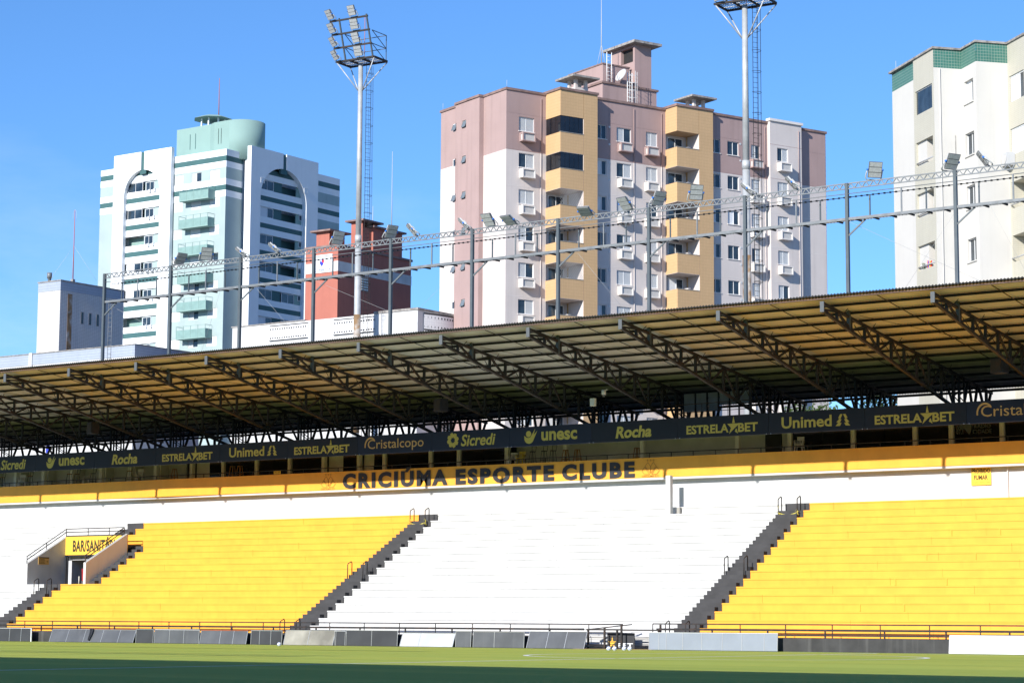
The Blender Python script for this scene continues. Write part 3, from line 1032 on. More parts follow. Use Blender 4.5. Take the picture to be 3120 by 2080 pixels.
chair(-128.9, 116.3, 0.6, M['plastic'], 'stack of white plastic chairs, farthest left in the gallery', 3)
stool(-127.9, 116.2, False, 2, 'black bar stool with wooden seat next to the farthest left chairs')
stool(-131.0, 116.2, False, 2, 'black bar stool cut by the left edge of the picture')
stool(-123.6, 116.2, False, 2, 'left stool of the pair standing left of the single white chair')
stool(-122.9, 116.3, False, 2, 'right stool of the pair standing left of the single white chair')
chair(-122.0, 116.4, -0.9, M['plastic'], 'single white plastic chair beside a black stool')
stool(-121.5, 116.6, False, 1, 'all black bar stool half hidden behind a white chair')
stool(-117.3, 116.2, False, 2, 'black bar stool with wooden seat beside the chair stack nearest the wavy parapet')
chair(-116.4, 116.4, 0.5, M['plastic'], 'stack of white plastic chairs above the bulge of the yellow parapet', 3)
stool(-112.9, 116.4, True, 0, 'light wooden stool alone in front of a beige wall')
stool(-107.3, 116.5, True, 0, 'left wooden stool of a pair behind dark glass columns')
stool(-106.6, 116.5, True, 0, 'right wooden stool of a pair behind dark glass columns')
chair(-82.75, 116.4, 0.3, M['plastic'], 'white plastic chair left of the stacked yellow chairs')
chair(-82.2, 116.5, 0.2, M['plastic_y'], 'yellow plastic chairs stacked beside three black stools', 2)
stool(-81.2, 116.4, False, 1, 'first of three black bar stools, nearest the yellow chairs')
stool(-80.3, 116.4, False, 1, 'middle one of three black bar stools')
stool(-79.6, 116.4, False, 1, 'third of three black bar stools, nearest the wooden stools')
stool(-78.7, 116.5, True, 0, 'taller looking wooden stool right of the three black stools')
stool(-77.8, 116.5, True, 0, 'wooden stool at the right end of the stool row')
stool(-73.9, 117.4, True, 0, 'dark wooden stool standing alone right of the stool row, before a beige wall')
chair(-62.0, 116.6, 0.2, M['plastic'], 'stack of white chairs far right in the gallery, past the dark doorway', 3)

# ---------------------------------------------------------------- sponsor banners hung below the roof trusses
YB, BZ0, BZ1 = 111.7, 10.78, 12.0


def arc(cx, cz, r, a0, a1, n=10):
    return [(cx + r * math.cos(R(a0 + (a1 - a0) * k / n)), cz + r * math.sin(R(a0 + (a1 - a0) * k / n))) for k in range(n + 1)]


def logo_flame():
    c = arc(0.36, 0.62, 0.20, 0, 360, 16)[:-1]
    body = [(0.03, 0.52)] + arc(0.40, 0.36, 0.36, 175, 330, 10) + [(1.02, 0.82), (0.74, 0.55), (0.86, 0.95), (0.50, 0.42), (0.36, 0.37), (0.20, 0.40)]
    return [c, body]


def logo_tree():
    out = []
    for mir in (1, -1):
        P = [(0.02, 1.0), (0.20, 1.0), (0.36, 0.66), (0.24, 0.66), (0.50, 0.30), (0.34, 0.30), (0.56, 0.0), (0.22, 0.0), (0.10, 0.25), (0.24, 0.25), (0.10, 0.56), (0.20, 0.56)]
        out.append([(0.55 + mir * x, z) for x, z in P])
    return out


def logo_wheel():
    out = []
    for k in range(8):
        t = R(45 * k + 10)
        P = [(0.14, -0.03), (0.34, -0.16), (0.50, -0.02), (0.44, 0.16), (0.20, 0.10)]
        out.append([(0.5 + x * math.cos(t) - z * math.sin(t), 0.5 + x * math.sin(t) + z * math.cos(t)) for x, z in P])
    return out


def logo_arc():
    o = arc(0.5, 0.3, 0.52, 40, 190, 14)
    i = arc(0.52, 0.28, 0.44, 190, 40, 14)
    return [o + i]


def scaled(polys, sx, sz):
    return [[(x * sx, z * sz) for x, z in p] for p in polys]


def banner(i, kind, label):
    x1 = -49.18 - 6.1 * i
    x0 = x1 - 6.1
    b = empty('sponsor_banner', (x0, YB, BZ0))
    tag(b, label, 'banner', 'sponsor banners along the roof')
    navy = kind in ('cristal', 'wheel_b', 'flame_b')
    MB().box(0.008, 6.092, 0, 0.05, 0, BZ1 - BZ0).build('panel', M['banner_b' if navy else 'banner_k'], b, True)
    for q in (0.15, 5.95):
        MB().box(q - 0.012, q + 0.012, -0.012, 0, 0.004, 0.05).build('clip', M['alu'], b, True)
    k = kind.split('_')[0]
    gd = M['gold']
    if k == 'star':
        put('lettering', text_mesh('ESTRELA', 2.85, 0.52, 0.03, m=gd), b, (0.62, -0.006, 0.22))
        put('lettering', text_mesh('BET', 1.30, 0.52, 0.03, m=gd), b, (4.10, -0.006, 0.22))
        put('logo', flat(star_polys(0.84), gd), b, (3.80, -0.007, 0.45))
    elif k == 'tree':
        put('lettering', text_mesh('Unimed', 3.2, 0.66, 0.022, m=gd), b, (0.85, -0.006, 0.27))
        put('logo', flat(scaled(logo_tree(), 0.82, 0.66), gd), b, (4.30, -0.006, 0.27))
    elif k == 'paint':
        put('lettering', text_mesh('Rocha', 2.55, 0.72, 0.035, 0.18, m=gd), b, (1.75, -0.006, 0.20))
    elif k == 'flame':
        put('logo', flat(scaled(logo_flame(), 1.0, 0.98), gd), b, (1.10, -0.006, 0.16))
        put('lettering', text_mesh('unesc', 2.65, 0.58, 0.03, m=gd), b, (2.42, -0.006, 0.30))
    elif k == 'wheel':
        put('logo', flat(scaled(logo_wheel(), 0.95, 0.98), gd), b, (1.22, -0.006, 0.14))
        put('lettering', text_mesh('Sicredi', 2.70, 0.74, 0.022, 0.2, m=gd), b, (2.33, -0.006, 0.22))
    elif k == 'cristal':
        put('lettering', text_mesh('Cristalcopo', 4.6, 0.80, 0.002, m=M['orange']), b, (0.85, -0.006, 0.16))
        put('logo', flat(scaled(logo_arc(), 0.95, 1.1), M['orange']), b, (0.60, -0.007, 0.22))


bl = [(-1, 'cristal', 'navy banner with thin ochre lettering cut by the right picture edge'),
      (0, 'star', 'charcoal banner with gold star lettering, farthest right of the four star banners'),
      (1, 'tree', 'charcoal banner with gold tree emblem in the right half'),
      (2, 'star', 'charcoal banner with gold star, second star banner from the right'),
      (3, 'paint', 'charcoal banner with slanted gold five-letter name, right of centre'),
      (4, 'flame_b', 'navy banner with gold flame and dot emblem in the middle'),
      (5, 'wheel_b', 'navy banner with gold pinwheel emblem right of the thin ochre lettering'),
      (6, 'cristal', 'navy banner with the complete thin ochre lettering'),
      (7, 'star', 'charcoal banner with gold star directly left of the thin ochre lettering'),
      (8, 'tree', 'charcoal banner with gold tree emblem in the left half'),
      (9, 'star', 'charcoal banner with gold star, farthest left of the star banners'),
      (10, 'paint', 'charcoal banner with slanted gold five-letter name, on the left'),
      (11, 'flame', 'charcoal banner with gold flame and dot emblem on the far left'),
      (12, 'wheel', 'charcoal banner with slanted gold lettering cut by the left picture edge')]
for i, k, lab in bl:
    banner(i, k, lab)

# ---------------------------------------------------------------- grandstand roof
X0, SP = -112.75, 6.1
K0, K1 = -4, 12
roof_z = lambda y: 16.49 - 0.131 * (y - 99.9)
roof = empty('grandstand_roof', (X0, 116.5, 10.0))
tag(roof, 'long corrugated cantilever roof on dark rusty steel trusses above the stand', 'roof')
YR0, YR1 = 99.85, 121.4
WAVE = 0.1794


def sheet_mesh(m):
    mb = MB()
    nw = int(round(SP / WAVE))
    cols_ = []
    for i in range(nw * 4 + 1):
        x = SP * i / (nw * 4)
        cols_.append((x, 0.026 * math.sin(2 * math.pi * i / 4)))
    ys = [YR0, 104.2, 108.5, 112.9, 117.2, YR1]
    th = 0.02
    for j in range(len(ys) - 1):
        lap = 0.012
        for i in range(len(cols_) - 1):
            (xa, wa), (xb, wb) = cols_[i], cols_[i + 1]
            a, b = ys[j], ys[j + 1] + (0.15 if j < len(ys) - 2 else 0)
            za, zb = roof_z(a) - roof_z(116.5) + lap, roof_z(b) - roof_z(116.5)
            mb.sm.add(len(mb.f))
            mb.poly([(xa, b - 116.5, zb + wa), (xb, b - 116.5, zb + wb), (xb, a - 116.5, za + wb), (xa, a - 116.5, za + wa)])
            mb.sm.add(len(mb.f))
            mb.poly([(xa, a - 116.5, za + wa + th), (xb, a - 116.5, za + wb + th), (xb, b - 116.5, zb + wb + th), (xa, b - 116.5, zb + wa + th)])
    return mb.mesh('roof_sheet', m)


def edge_mesh():
    mb = MB()
    nw = int(round(SP / WAVE))
    a = YR0 - 116.5
    z0 = roof_z(YR0) - roof_z(116.5) + 0.012
    pts = [(SP * i / (nw * 4), z0 + 0.03 * math.sin(2 * math.pi * i / 4)) for i in range(nw * 4 + 1)]
    for (xa, wa), (xb, wb) in zip(pts, pts[1:]):
        mb.poly([(xa, a - 0.004, wa - 0.012), (xb, a - 0.004, wb - 0.012), (xb, a - 0.004, wb + 0.05), (xa, a - 0.004, wa + 0.05)])
        mb.poly([(xa, a - 0.004, wa - 0.012), (xb, a - 0.004, wb - 0.012), (xb, a + 0.2, wb - 0.042), (xa, a + 0.2, wa - 0.042)])
    return mb.mesh('sheet_edge', M['steel_b'])


EDGE = edge_mesh()
sheets = {k: sheet_mesh(M[k]) for k in ('sheet_y', 'sheet_m', 'sheet_g')}
pick = {-4: 'sheet_g', -3: 'sheet_m', -2: 'sheet_g', -1: 'sheet_g', 0: 'sheet_m', 1: 'sheet_m', 2: 'sheet_y', 3: 'sheet_y', 4: 'sheet_m', 5: 'sheet_g', 6: 'sheet_g', 7: 'sheet_g', 8: 'sheet_m', 9: 'sheet_m', 10: 'sheet_m', 11: 'sheet_m', 12: 'sheet_y'}
for k in range(K0, K1):
    put('roof_sheet', sheets[pick[k]], roof, (SP * k, 0, roof_z(116.5) - 10.0 + 0.045))
    put('sheet_edge', EDGE, roof, (SP * k, 0, roof_z(116.5) - 10.0 + 0.045))
xa, xb = X0 + SP * K0, X0 + SP * K1
PY = [100.05] + [101.35 + 1.6 * i for i in range(13)]
for i, y in enumerate(PY):
    z = roof_z(y) + 0.005
    pd = 0.07 if i == 0 else 0.125
    mm = MB()
    mm.box(xa, xb, y - 0.02, y + 0.02, z - pd, z).box(xa, xb, y - 0.02, y + 0.07, z - pd, z - pd + 0.015).box(xa, xb, y - 0.02, y + 0.07, z - 0.015, z - 0.001)
    mm.build('purlin', M['p_cop'] if i == 0 else M['steel_b'], roof)
sr = MB()
for y0, y1 in zip(PY, PY[1:]):
    sr.bar((0, y0 - 116.5, roof_z(y0) - 10 - 0.10), (0, y1 - 116.5, roof_z(y1) - 10 - 0.10), 0.05, 0.03)
sr_me = sr.mesh('sag_rod', M['steel_b'])
for k in range(K0, K1):
    put('sag_rod', sr_me, roof, (SP * (k + 0.5), 0, 0))
    for q, dx in enumerate((0.6, 3.2)):
        y0 = PY[2 + 3 * q]
        y1 = PY[5 + 3 * q]
        MB().tube([(X0 + SP * k + dx, y0, roof_z(y0) - 0.23), (X0 + SP * k + dx + 2.6, y1, roof_z(y1) - 0.23)], 0.012, 4).build('wind_brace', M['steel_b'], roof)


# one truss in local coordinates (x = 0), then copies
def tr_top(y):
    return roof_z(y) - 0.21


def tr_bot(y):
    return 15.76 - 0.2305 * (y - 99.95)


def L3(x, y, z):
    return (x, y - 116.5, z - 10.0)


tm = MB()
tm.bar(L3(0, 99.95, tr_top(99.95) - 0.07), L3(0, 121.2, tr_top(121.2) - 0.07), 0.16, 0.13)
tm.bar(L3(0, 99.95, tr_bot(99.95) + 0.07), L3(0, 117.0, tr_bot(117.0) + 0.07), 0.17, 0.14)
truss0 = tm.build('truss', M['steel'], roof, True)
nodes = [99.97 + 1.58 * i for i in range(15)]
bot = lambda y: tr_bot(min(y, 117.0)) + (0 if y <= 117.0 else (y - 117.0) * 0.10)
MB().box(-0.11, 0.11, 99.90 - 116.5, 99.98 - 116.5, tr_bot(99.95) - 10 - 0.02, tr_top(99.95) - 10 + 0.01).build('end_plate', M['plate'], truss0, True)
for i, y in enumerate(nodes[1:11], 1):
    MB().bar(L3(0, y, bot(y) + 0.1), L3(0, y, tr_top(y) - 0.1), 0.14, 0.12).build('web_post', M['steel'], truss0, True)
    if i % 2 == 1:
        for d in (-1, 1):
            y2 = nodes[i + d]
            MB().bar(L3(0.015, y, tr_top(y) - 0.12), L3(0.015, y2, bot(y2) + 0.12), 0.11, 0.10).build('web_brace', M['steel'], truss0, True)
# lattice column on the gallery and its raking struts
cm = MB()
for y in (116.2, 116.95):
    for x in (-0.14, 0.14):
        cm.bar(L3(x, y, 11.95), L3(x, y, tr_top(y) - 0.1), 0.09)
for i in range(9):
    z0, z1 = 11.95 + 0.3 * i, 11.95 + 0.3 * (i + 1)
    if z1 < tr_top(116.9):
        for x in (-0.15, 0.15):
            ya, yc = (116.2, 116.95) if i % 2 else (116.95, 116.2)
            cm.bar(L3(x, ya, z0), L3(x, yc, z1), 0.045)
cm.build('lattice_column', M['steel_b'], truss0, True)
MB().bar(L3(0, 120.4, 11.95), L3(0, 120.4, tr_top(120.4)), 0.15).build('rear_post', M['steel_b'], truss0, True)
for y0, z0, y1 in ((117.0, 11.95, 117.9), (118.5, 11.95, 117.9), (118.5, 11.95, 119.2), (120.3, 11.95, 119.3), (120.3, 11.95, 121.1)):
    MB().bar(L3(0, y0, z0), L3(0, y1, tr_top(y1)), 0.13).build('web_brace', M['steel_b'], truss0, True)
for i in range(1, 11, 2):
    y = nodes[i]
    for d in (-1, 1):
        MB().bar(L3(0, y, bot(y) + 0.35 * (tr_top(y) - bot(y)) if i > 4 else bot(y) + 0.1), L3(d * 0.62, y + 0.06, roof_z(y) - 0.2), 0.028).build('knee_brace', M['steel_b'], truss0, True)
for k in range(K0, K1 + 1):
    if k != 0:
        c = copy_tree(truss0, roof)
        c.location.x = SP * k
# beams running along the stand behind the trusses
for y, z, w in ((121.2, 13.58, 0.14),):
    boxpart('long_beam', M['steel_b'], roof, xa, xb, y - w / 2, y + w / 2, z - w / 2, z + w / 2)


# loudspeakers, security camera, junction box under the roof
def speaker(x, y, z, label):
    o = empty('loudspeaker', (x, y, z), R(-20))
    tag(o, label, 'loudspeaker', 'loudspeakers under the roof')
    MB().prism([(-0.42, -0.30, -0.42), (0.42, -0.30, -0.42), (0.30, 0.34, -0.42), (-0.30, 0.34, -0.42)], (0, 0, 0.80)).build('cabinet', M['darkcol'], o, True)
    MB().box(-0.36, 0.36, -0.325, -0.30, -0.36, 0.32).build('grille', M['steel'], o, True)
    MB().bar((0, 0.1, 0.38), (0, 0.1, 0.75), 0.06).build('bracket', M['black'], o, True)


speaker(-114.75, 110, 13.5, 'dark loudspeaker under the roof at the left')
speaker(-83.75, 110, 13.5, 'dark loudspeaker under the roof above the middle navy banners')
speaker(-46.47, 110, 13.65, 'dark loudspeaker under the roof at the right edge')
o = empty('security_camera', (-71.5, 109.9, 13.4))
tag(o, 'white dome security camera hanging from a truss', 'camera')
MB().tube([(0, 0, 0.06), (0, 0, 0.34)], 0.13, 12).build('housing', M['plastic'], o, True)
MB().tube([(0, 0, 0.06), (0, 0, 0.0), (0, 0, -0.06)], 0.10, 12, 0.05).build('dome', M['lampb'], o, True)
MB().bar((0, 0, 0.3), (0.25, 0, 0.36), 0.05).build('arm', M['plastic'], o, True)
o = empty('junction_box', (-72.4, 110.1, 12.85))
tag(o, 'pale junction box under the roof left of the security camera', 'box')
MB().box(-0.16, 0.16, -0.1, 0.1, 0, 0.46).build('case', M['cream'], o, True)
MB().box(-0.13, 0.13, -0.112, -0.1, 0.03, 0.43).build('lid', M['plastic'], o, True)
for x, y, z, lab in ((-112.3, 100.15, 15.95, 'at the far left truss end'), (-91.3, 100.2, 16.0, 'fifth truss end from the left'), (-94.2, 100.3, 15.9, 'left of the red tower')):
    pass

# ---------------------------------------------------------------- lighting gantry on the roof
YG = 102.9
gx0, gx1 = X0 + SP, X0 + SP * 12
gan = empty('lighting_gantry', (gx0, YG, 15.0))
tag(gan, 'steel lighting gantry with lattice beam and walkway standing on the roof', 'gantry')
for k in range(1, 13):
    x = X0 + SP * k
    MB().box(x - 0.085, x + 0.085, YG - 0.09, YG + 0.09, 15.1, 22.9).build('post', M['galv_d'], gan)
    if k < 12:
        MB().bar((x + 0.05, YG, 20.1), (x + 0.95, YG + 0.2, 20.92), 0.08).build('knee_brace', M['galv_d'], gan)
for z in (22.88, 22.60):
    MB().box(gx0, gx1, YG - 0.03, YG + 0.03, z - 0.028, z + 0.028).build('beam_chord', M['galv'], gan)
zm = MB()
nz = 14
for q in range(nz):
    a = SP * q / nz
    d = SP / nz
    zm.bar((a, 0, 7.60), (a + d / 2, 0, 7.88), 0.05, 0.045).bar((a + d / 2, 0, 7.88), (a + d, 0, 7.60), 0.05, 0.045)
zm_me = zm.mesh('beam_lacing', M['galv'])
wm = MB()
wm.box(0, SP, -0.03, 0.03, 5.93, 6.07)
wm_me = wm.mesh('walkway_edge', M['galv'])
gm = MB()
for q in range(34):
    a = SP * q / 34
    gm.box(a, a + 0.03, 0.03, 0.62, 6.0, 6.03)
for y in (0.2, 0.4, 0.62):
    gm.box(0, SP, y - 0.012, y + 0.012, 5.99, 6.035)
gm_me = gm.mesh('walkway_grating', M['galv'])
cr_me = MB().box(-0.04, 0.04, 0.03, 0.66, 5.9, 5.99).mesh('walkway_joist', M['steel_b'])
hp = MB().box(-0.035, 0.035, -0.03, 0.03, 6.07, 7.35).mesh('handrail_post', M['galv'])
hp2 = MB().box(-0.035, 0.035, 0.60, 0.66, 6.07, 7.30).mesh('handrail_post', M['galv_d'])
for k in range(1, 12):
    dx = SP * (k - 1)
    put('beam_lacing', zm_me, gan, (dx, 0, 0))
    put('walkway_edge', wm_me, gan, (dx, 0, 0))
    put('walkway_grating', gm_me, gan, (dx, 0, 0))
    for q in range(6):
        put('walkway_joist', cr_me, gan, (dx + 0.5 + q, 0, 0))
    put('handrail_post', hp, gan, (dx + 3.1, 0, 0))
    for q in (1.0, 4.2):
        put('handrail_post', hp2, gan, (dx + q, 0, 0))
for y, z, r_ in ((YG, 22.33, 0.022), (YG + 0.63, 22.28, 0.022)):
    MB().tube([(gx0, y, z), (gx1, y, z)], r_, 5).build('handrail', M['galv'], gan)
cb = MB()
x = gx0 + 0.6
while x < gx1:
    cb.box(x, x + 0.10, YG + 0.60, YG + 0.67, 22.24, 22.32)
    x += 0.33
o = cb.build('cable_ties', M['black'], gan)
tag(o, kind='stuff')
# ladder at the left end post
ld = empty('roof_ladder', (gx0 + 0.35, YG + 0.1, 16.4))
tag(ld, 'thin steel ladder beside the leftmost gantry post', 'ladder')
for dx in (0.0, 0.32):
    MB().tube([(dx, 0, 0), (dx, 0, 4.6)], 0.018, 5).build('rail', M['galv'], ld, True)
for q in range(15):
    MB().tube([(0, 0, 0.2 + 0.3 * q), (0.32, 0, 0.2 + 0.3 * q)], 0.014, 4).build('rung', M['galv'], ld, True)
# guy wires
gw = [((gx0, YG, 21.0), (gx0 + 8.0, YG + 4.5, 16.2)), ((gx0 + 10.5, YG, 20.9), (gx0 + 3.5, YG + 5, 16.1)), ((gx0 + SP * 3, YG, 20.9), (gx0 + SP * 3 + 10, YG + 4, 16.3)),
      ((gx0 + SP * 4.9, YG, 20.9), (gx0 + SP * 3.2, YG + 4, 16.3)), ((gx0 + SP * 9, YG, 20.9), (gx0 + SP * 9 + 9, YG + 4, 16.0)), ((gx0 + SP * 10, YG, 20.8), (gx0 + SP * 9.0, YG + 4, 16.0)),
      ((gx0 + SP * 6.2, YG + .2, 20.8), (gx0 + SP * 6.6, YG + 4, 16.0)), ((gx0 + SP * 2.2, YG + .2, 20.8), (gx0 + SP * 2.6, YG + 4, 16.0)), ((gx0 + SP * 10.3, YG + .2, 20.8), (gx0 + SP * 10.5, YG + 4, 16.0))]
for a, b in gw:
    MB().tube([a, b], 0.007, 4).build('guy_wire', M['wire'], gan)


# ---------------------------------------------------------------- LED floodlights
def floodlight_proto():
    o = empty('floodlight')
    # facing -Y, pivot at the yoke foot; panel centre 0.52 above
    MB().box(-0.36, 0.36, -0.03, 0.05, -0.42, 0.42).build('housing', M['lampb'], o, True)
    ch = [c for c in o.children][0] if o.children else None
    for q in range(3):
        z = -0.40 + 0.275 * q
        MB().box(-0.335, 0.335, -0.045, -0.031, z + 0.012, z + 0.245).build('led_module', M['led'], o, True)
    fin = MB()
    for q in range(9):
        x = -0.32 + 0.08 * q
        fin.box(x - 0.012, x + 0.012, 0.05, 0.13, -0.36, 0.36)
    fin.build('cooling_fins', M['lampw'], o, True)
    MB().box(-0.18, 0.18, 0.13, 0.20, -0.12, 0.12).build('driver_box', M['lampw'], o, True)
    yk = MB()
    yk.tube([(-0.40, 0.02, 0.0), (-0.43, 0.10, -0.20), (-0.43, 0.16, -0.46), (-0.34, 0.18, -0.56), (0.34, 0.18, -0.56), (0.43, 0.16, -0.46), (0.43, 0.10, -0.20), (0.40, 0.02, 0.0)], 0.032, 6)
    yk.build('yoke', M['lampw'], o, True)
    for s in (-1, 1):
        MB().tube([(s * 0.36, 0.02, 0), (s * 0.45, 0.02, 0)], 0.055, 8).build('pivot_cap', M['blue'], o, True)
    return o


FL = floodlight_proto()
FL_used = [False]


def floodlight(x, y, z, az, tilt, label, group):
    """az: compass of the beam, 0 = towards -Y, positive towards +X; tilt: degrees below the horizontal"""
    o = FL if not FL_used[0] else copy_tree(FL)
    FL_used[0] = True
    rz = Matrix.Rotation(R(az), 4, 'Z')
    rx = Matrix.Rotation(R(tilt), 4, 'X')
    m4 = rz @ rx
    o.rotation_euler = m4.to_euler()
    off = m4 @ Vector((0, 0.18, -0.56))
    o.location = Vector((x, y, z)) - off
    tag(o, label, 'floodlight', group)
    return o


lx = [-100.29, -97.74, -93.94, -91.19, -86.85, -82.7, -80.26, -76.34, -74.79, -73.26, -68.1, -65.27, -63.72, -61.14, -57.24, -54.58, -50.34, -46.16, -43.74]
lt_ = [(36, 36), (14, 24), (-92, 50), (-90, 48), (30, 26), (34, 30), (-86, 40), (-93, 44), (-40, 40), (-40, 60), (-22, 64), (-44, 44), (36, 32), (18, 22), (-92, 46), (-88, 42), (20, 20), (38, 30), (-84, 36)]
gl = [(x, math.degrees(math.atan2(-x, 103.0)) + a, t) for x, (a, t) in zip(lx, lt_)]
ordn = ['first', 'second', 'third', 'fourth', 'fifth', 'sixth', 'seventh', 'eighth', 'ninth', 'tenth', 'eleventh', 'twelfth', 'thirteenth', 'fourteenth', 'fifteenth', 'sixteenth', 'seventeenth', 'eighteenth', 'nineteenth']
for i, (x, az, ti) in enumerate(gl):
    rel = lt_[i][0]
    face = 'turned edge on to the left' if rel < -80 else ('facing right' if rel > 10 else 'facing left')
    floodlight(x, YG + 0.2, 22.95, az, ti, 'LED floodlight %s, %s from the left on the roof gantry' % (face, ordn[i]), 'floodlights on the roof gantry')


# ---------------------------------------------------------------- floodlight masts behind the stand
def mast(x, y, ztop, label, side):
    o = empty('floodlight_mast', (x, y, GZ))
    tag(o, label, 'mast', 'floodlight masts behind the stand')
    Z = lambda z: z - GZ
    MB().tube([(0, 0, 0), (0, 0, Z(21)), (0, 0, Z(30.8))], 0.30, 16, 0.25).build('pole', M['mastgalv'], o, True)
    MB().tube([(0, 0, Z(30.8)), (0, 0, Z(ztop))], 0.235, 16, 0.19).build('pole', M['mastgalv'], o, True)
    MB().tube([(0, 0, Z(30.5)), (0, 0, Z(31.1))], 0.28, 12).build('collar', M['mastgalv'], o, True)
    MB().tube([(0, 0, Z(15)), (0, 0, Z(24.6))], 0.305, 16, 0.29).build('rust_stain_sleeve', M['rustpipe'], o, True)
    a = R(side)
    ca, sa = math.cos(a), math.sin(a)
    W = lambda u, v, z: (u * ca - v * sa, u * sa + v * ca, Z(z))
    # platform
    pf = MB()
    hw = 1.85
    for p, q in (((-hw, -0.75), (hw, -0.75)), ((-hw, 1.15), (hw, 1.15)), ((-hw, -0.75), (-hw, 1.15)), ((hw, -0.75), (hw, 1.15)), ((-0.6, -0.75), (-0.6, 1.15)), ((0.6, -0.75), (0.6, 1.15))):
        pf.bar(W(*p, ztop + 0.15), W(*q, ztop + 0.15), 0.09, 0.16)
    pf.build('platform_frame', M['steel'], o, True)
    gr = MB()
    for q in range(22):
        u = -hw + 2 * hw * q / 21
        gr.bar(W(u, -0.7, ztop + 0.2), W(u, 1.1, ztop + 0.2), 0.02, 0.05)
    for v in (-0.1, 0.5):
        gr.bar(W(-hw, v, ztop + 0.2), W(hw, v, ztop + 0.2), 0.04)
    gr.build('platform_grating', M['mastgalv'], o, True)
    for u in (-1.0, 1.72):
        MB().bar(W(u, -0.75, ztop + 0.2), W(u, -0.75 - 1.0, ztop + 3.5), 0.11).build('upright', M['galv_d'], o, True)
    for q in range(4):
        f = q / 3.3
        MB().bar(W(-1.95, -0.8 - 1.0 * q / 3.3, ztop + 0.15 + 1.06 * q), W(1.85, -0.8 - 1.0 * q / 3.3, ztop + 0.15 + 1.06 * q), 0.10, 0.14).build('cross_beam', M['steel'], o, True)
    for z in (1.25, 2.35):
        for p, q in (((-1.0, -0.9), (-1.0, 1.15)), ((1.72, -0.9), (1.72, 1.15)), ((-1.0, 1.15), (1.72, 1.15))):
            MB().bar(W(*p, ztop + z), W(*q, ztop + z), 0.05).build('guard_rail', M['galv_d'], o, True)
        MB().bar(W(1.72, -0.9, ztop + z), W(1.72, 1.15, ztop + z - 1.1), 0.045).build('guard_brace', M['galv_d'], o, True)
        MB().bar(W(-1.0, -0.9, ztop + z), W(-1.0, 1.15, ztop + z - 1.1), 0.045).build('guard_brace', M['galv_d'], o, True)
    for u in (-1.0, 1.72):
        MB().bar(W(u, 1.15, ztop + 0.2), W(u, 1.15, ztop + 2.35), 0.05).build('guard_post', M['galv_d'], o, True)
    for p in ((-hw, -0.75), (hw, -0.75), (-hw, 1.15), (hw, 1.15)):
        MB().tube([W(p[0], p[1], ztop + 0.08), (0.18 * (1 if p[0] > 0 else -1), 0, Z(ztop - 2.35))], 0.05, 6).build('strut', M['mastgalv'], o, True)
    # caged ladder
    lx, ly = 0.62, 0.30
    for d in (-0.2, 0.2):
        MB().tube([(lx + d * 0.4, ly + d, 8), (lx + d * 0.4, ly + d, Z(ztop))], 0.022, 5).build('ladder_rail', M['steel_b'], o, True)
    rg = MB()
    z = 12.0
    while z < Z(ztop):
        rg.tube([(lx - 0.08, ly - 0.2, z), (lx + 0.08, ly + 0.2, z)], 0.013, 4)
        z += 0.35
    rg.build('ladder_rungs', M['steel_b'], o, True)
    cg = MB()
    z = 14.0
    while z < Z(ztop):
        cg.tube([(lx + 0.34 + 0.36 * math.cos(t) - 0.3, ly + 0.36 * math.sin(t), z) for t in [R(-110 + 22 * q) for q in range(11)]], 0.016, 4)
        z += 1.45
    for t in (-50, 0, 50):
        cg.tube([(lx + 0.04 + 0.36 * math.cos(R(t)), ly + 0.36 * math.sin(R(t)), 13), (lx + 0.04 + 0.36 * math.cos(R(t)), ly + 0.36 * math.sin(R(t)), Z(ztop) - 0.3)], 0.011, 4)
    cg.build('ladder_cage', M['steel_b'], o, True)
    MB().tube([W(-0.35, 1.0, ztop + 0.2), W(-0.35, 1.0, ztop + 4.2)], 0.025, 5).build('lightning_rod', M['brickred'], o, True)
    return W, ztop


ML = (-112.93, 137.0)
W1, zt1 = mast(ML[0], ML[1], 45.45, 'left floodlight mast, its head with eight lamps against the sky', 4)
nm = {0: 'lowest', 1: 'second lowest', 2: 'second highest', 3: 'topmost'}
for q in range(4):
    for u, s_, az in ((-1.55, 'left', -14 if q > 1 else -24), (0.55, 'right', 8 - 8 * (q % 2))):
        p = W1(u, -0.85 - 1.0 * q / 3.3, zt1 + 0.24 + 1.06 * q)
        floodlight(p[0] + ML[0], p[1] + ML[1], p[2] + GZ, az, 34 if u < 0 else 26, '%s lamp of the %s column on the left mast head' % (nm[q], s_), 'lamps on the left mast')
MR = (-72.42, 129.0)
W2, zt2 = mast(MR[0], MR[1], 41.95, 'right floodlight mast, its head cut by the upper picture edge', 4)
for q in range(2):
    for u, s_, az in ((-1.4, 'left', -10), (0.3, 'right', -25)):
        p = W2(u, -0.85 - 1.0 * q / 3.3, zt2 + 0.24 + 1.06 * q)
        floodlight(p[0] + MR[0], p[1] + MR[1], p[2] + GZ, az, 30, '%s lamp, %s side, on the cropped right mast head' % ('lower' if q == 0 else 'upper', s_), 'lamps on the right mast')

# ================================================================ BUILDINGS
# shared window meshes; local: x 0..w, z 0..h, outer face at y = 0, body towards +y
WM = {}


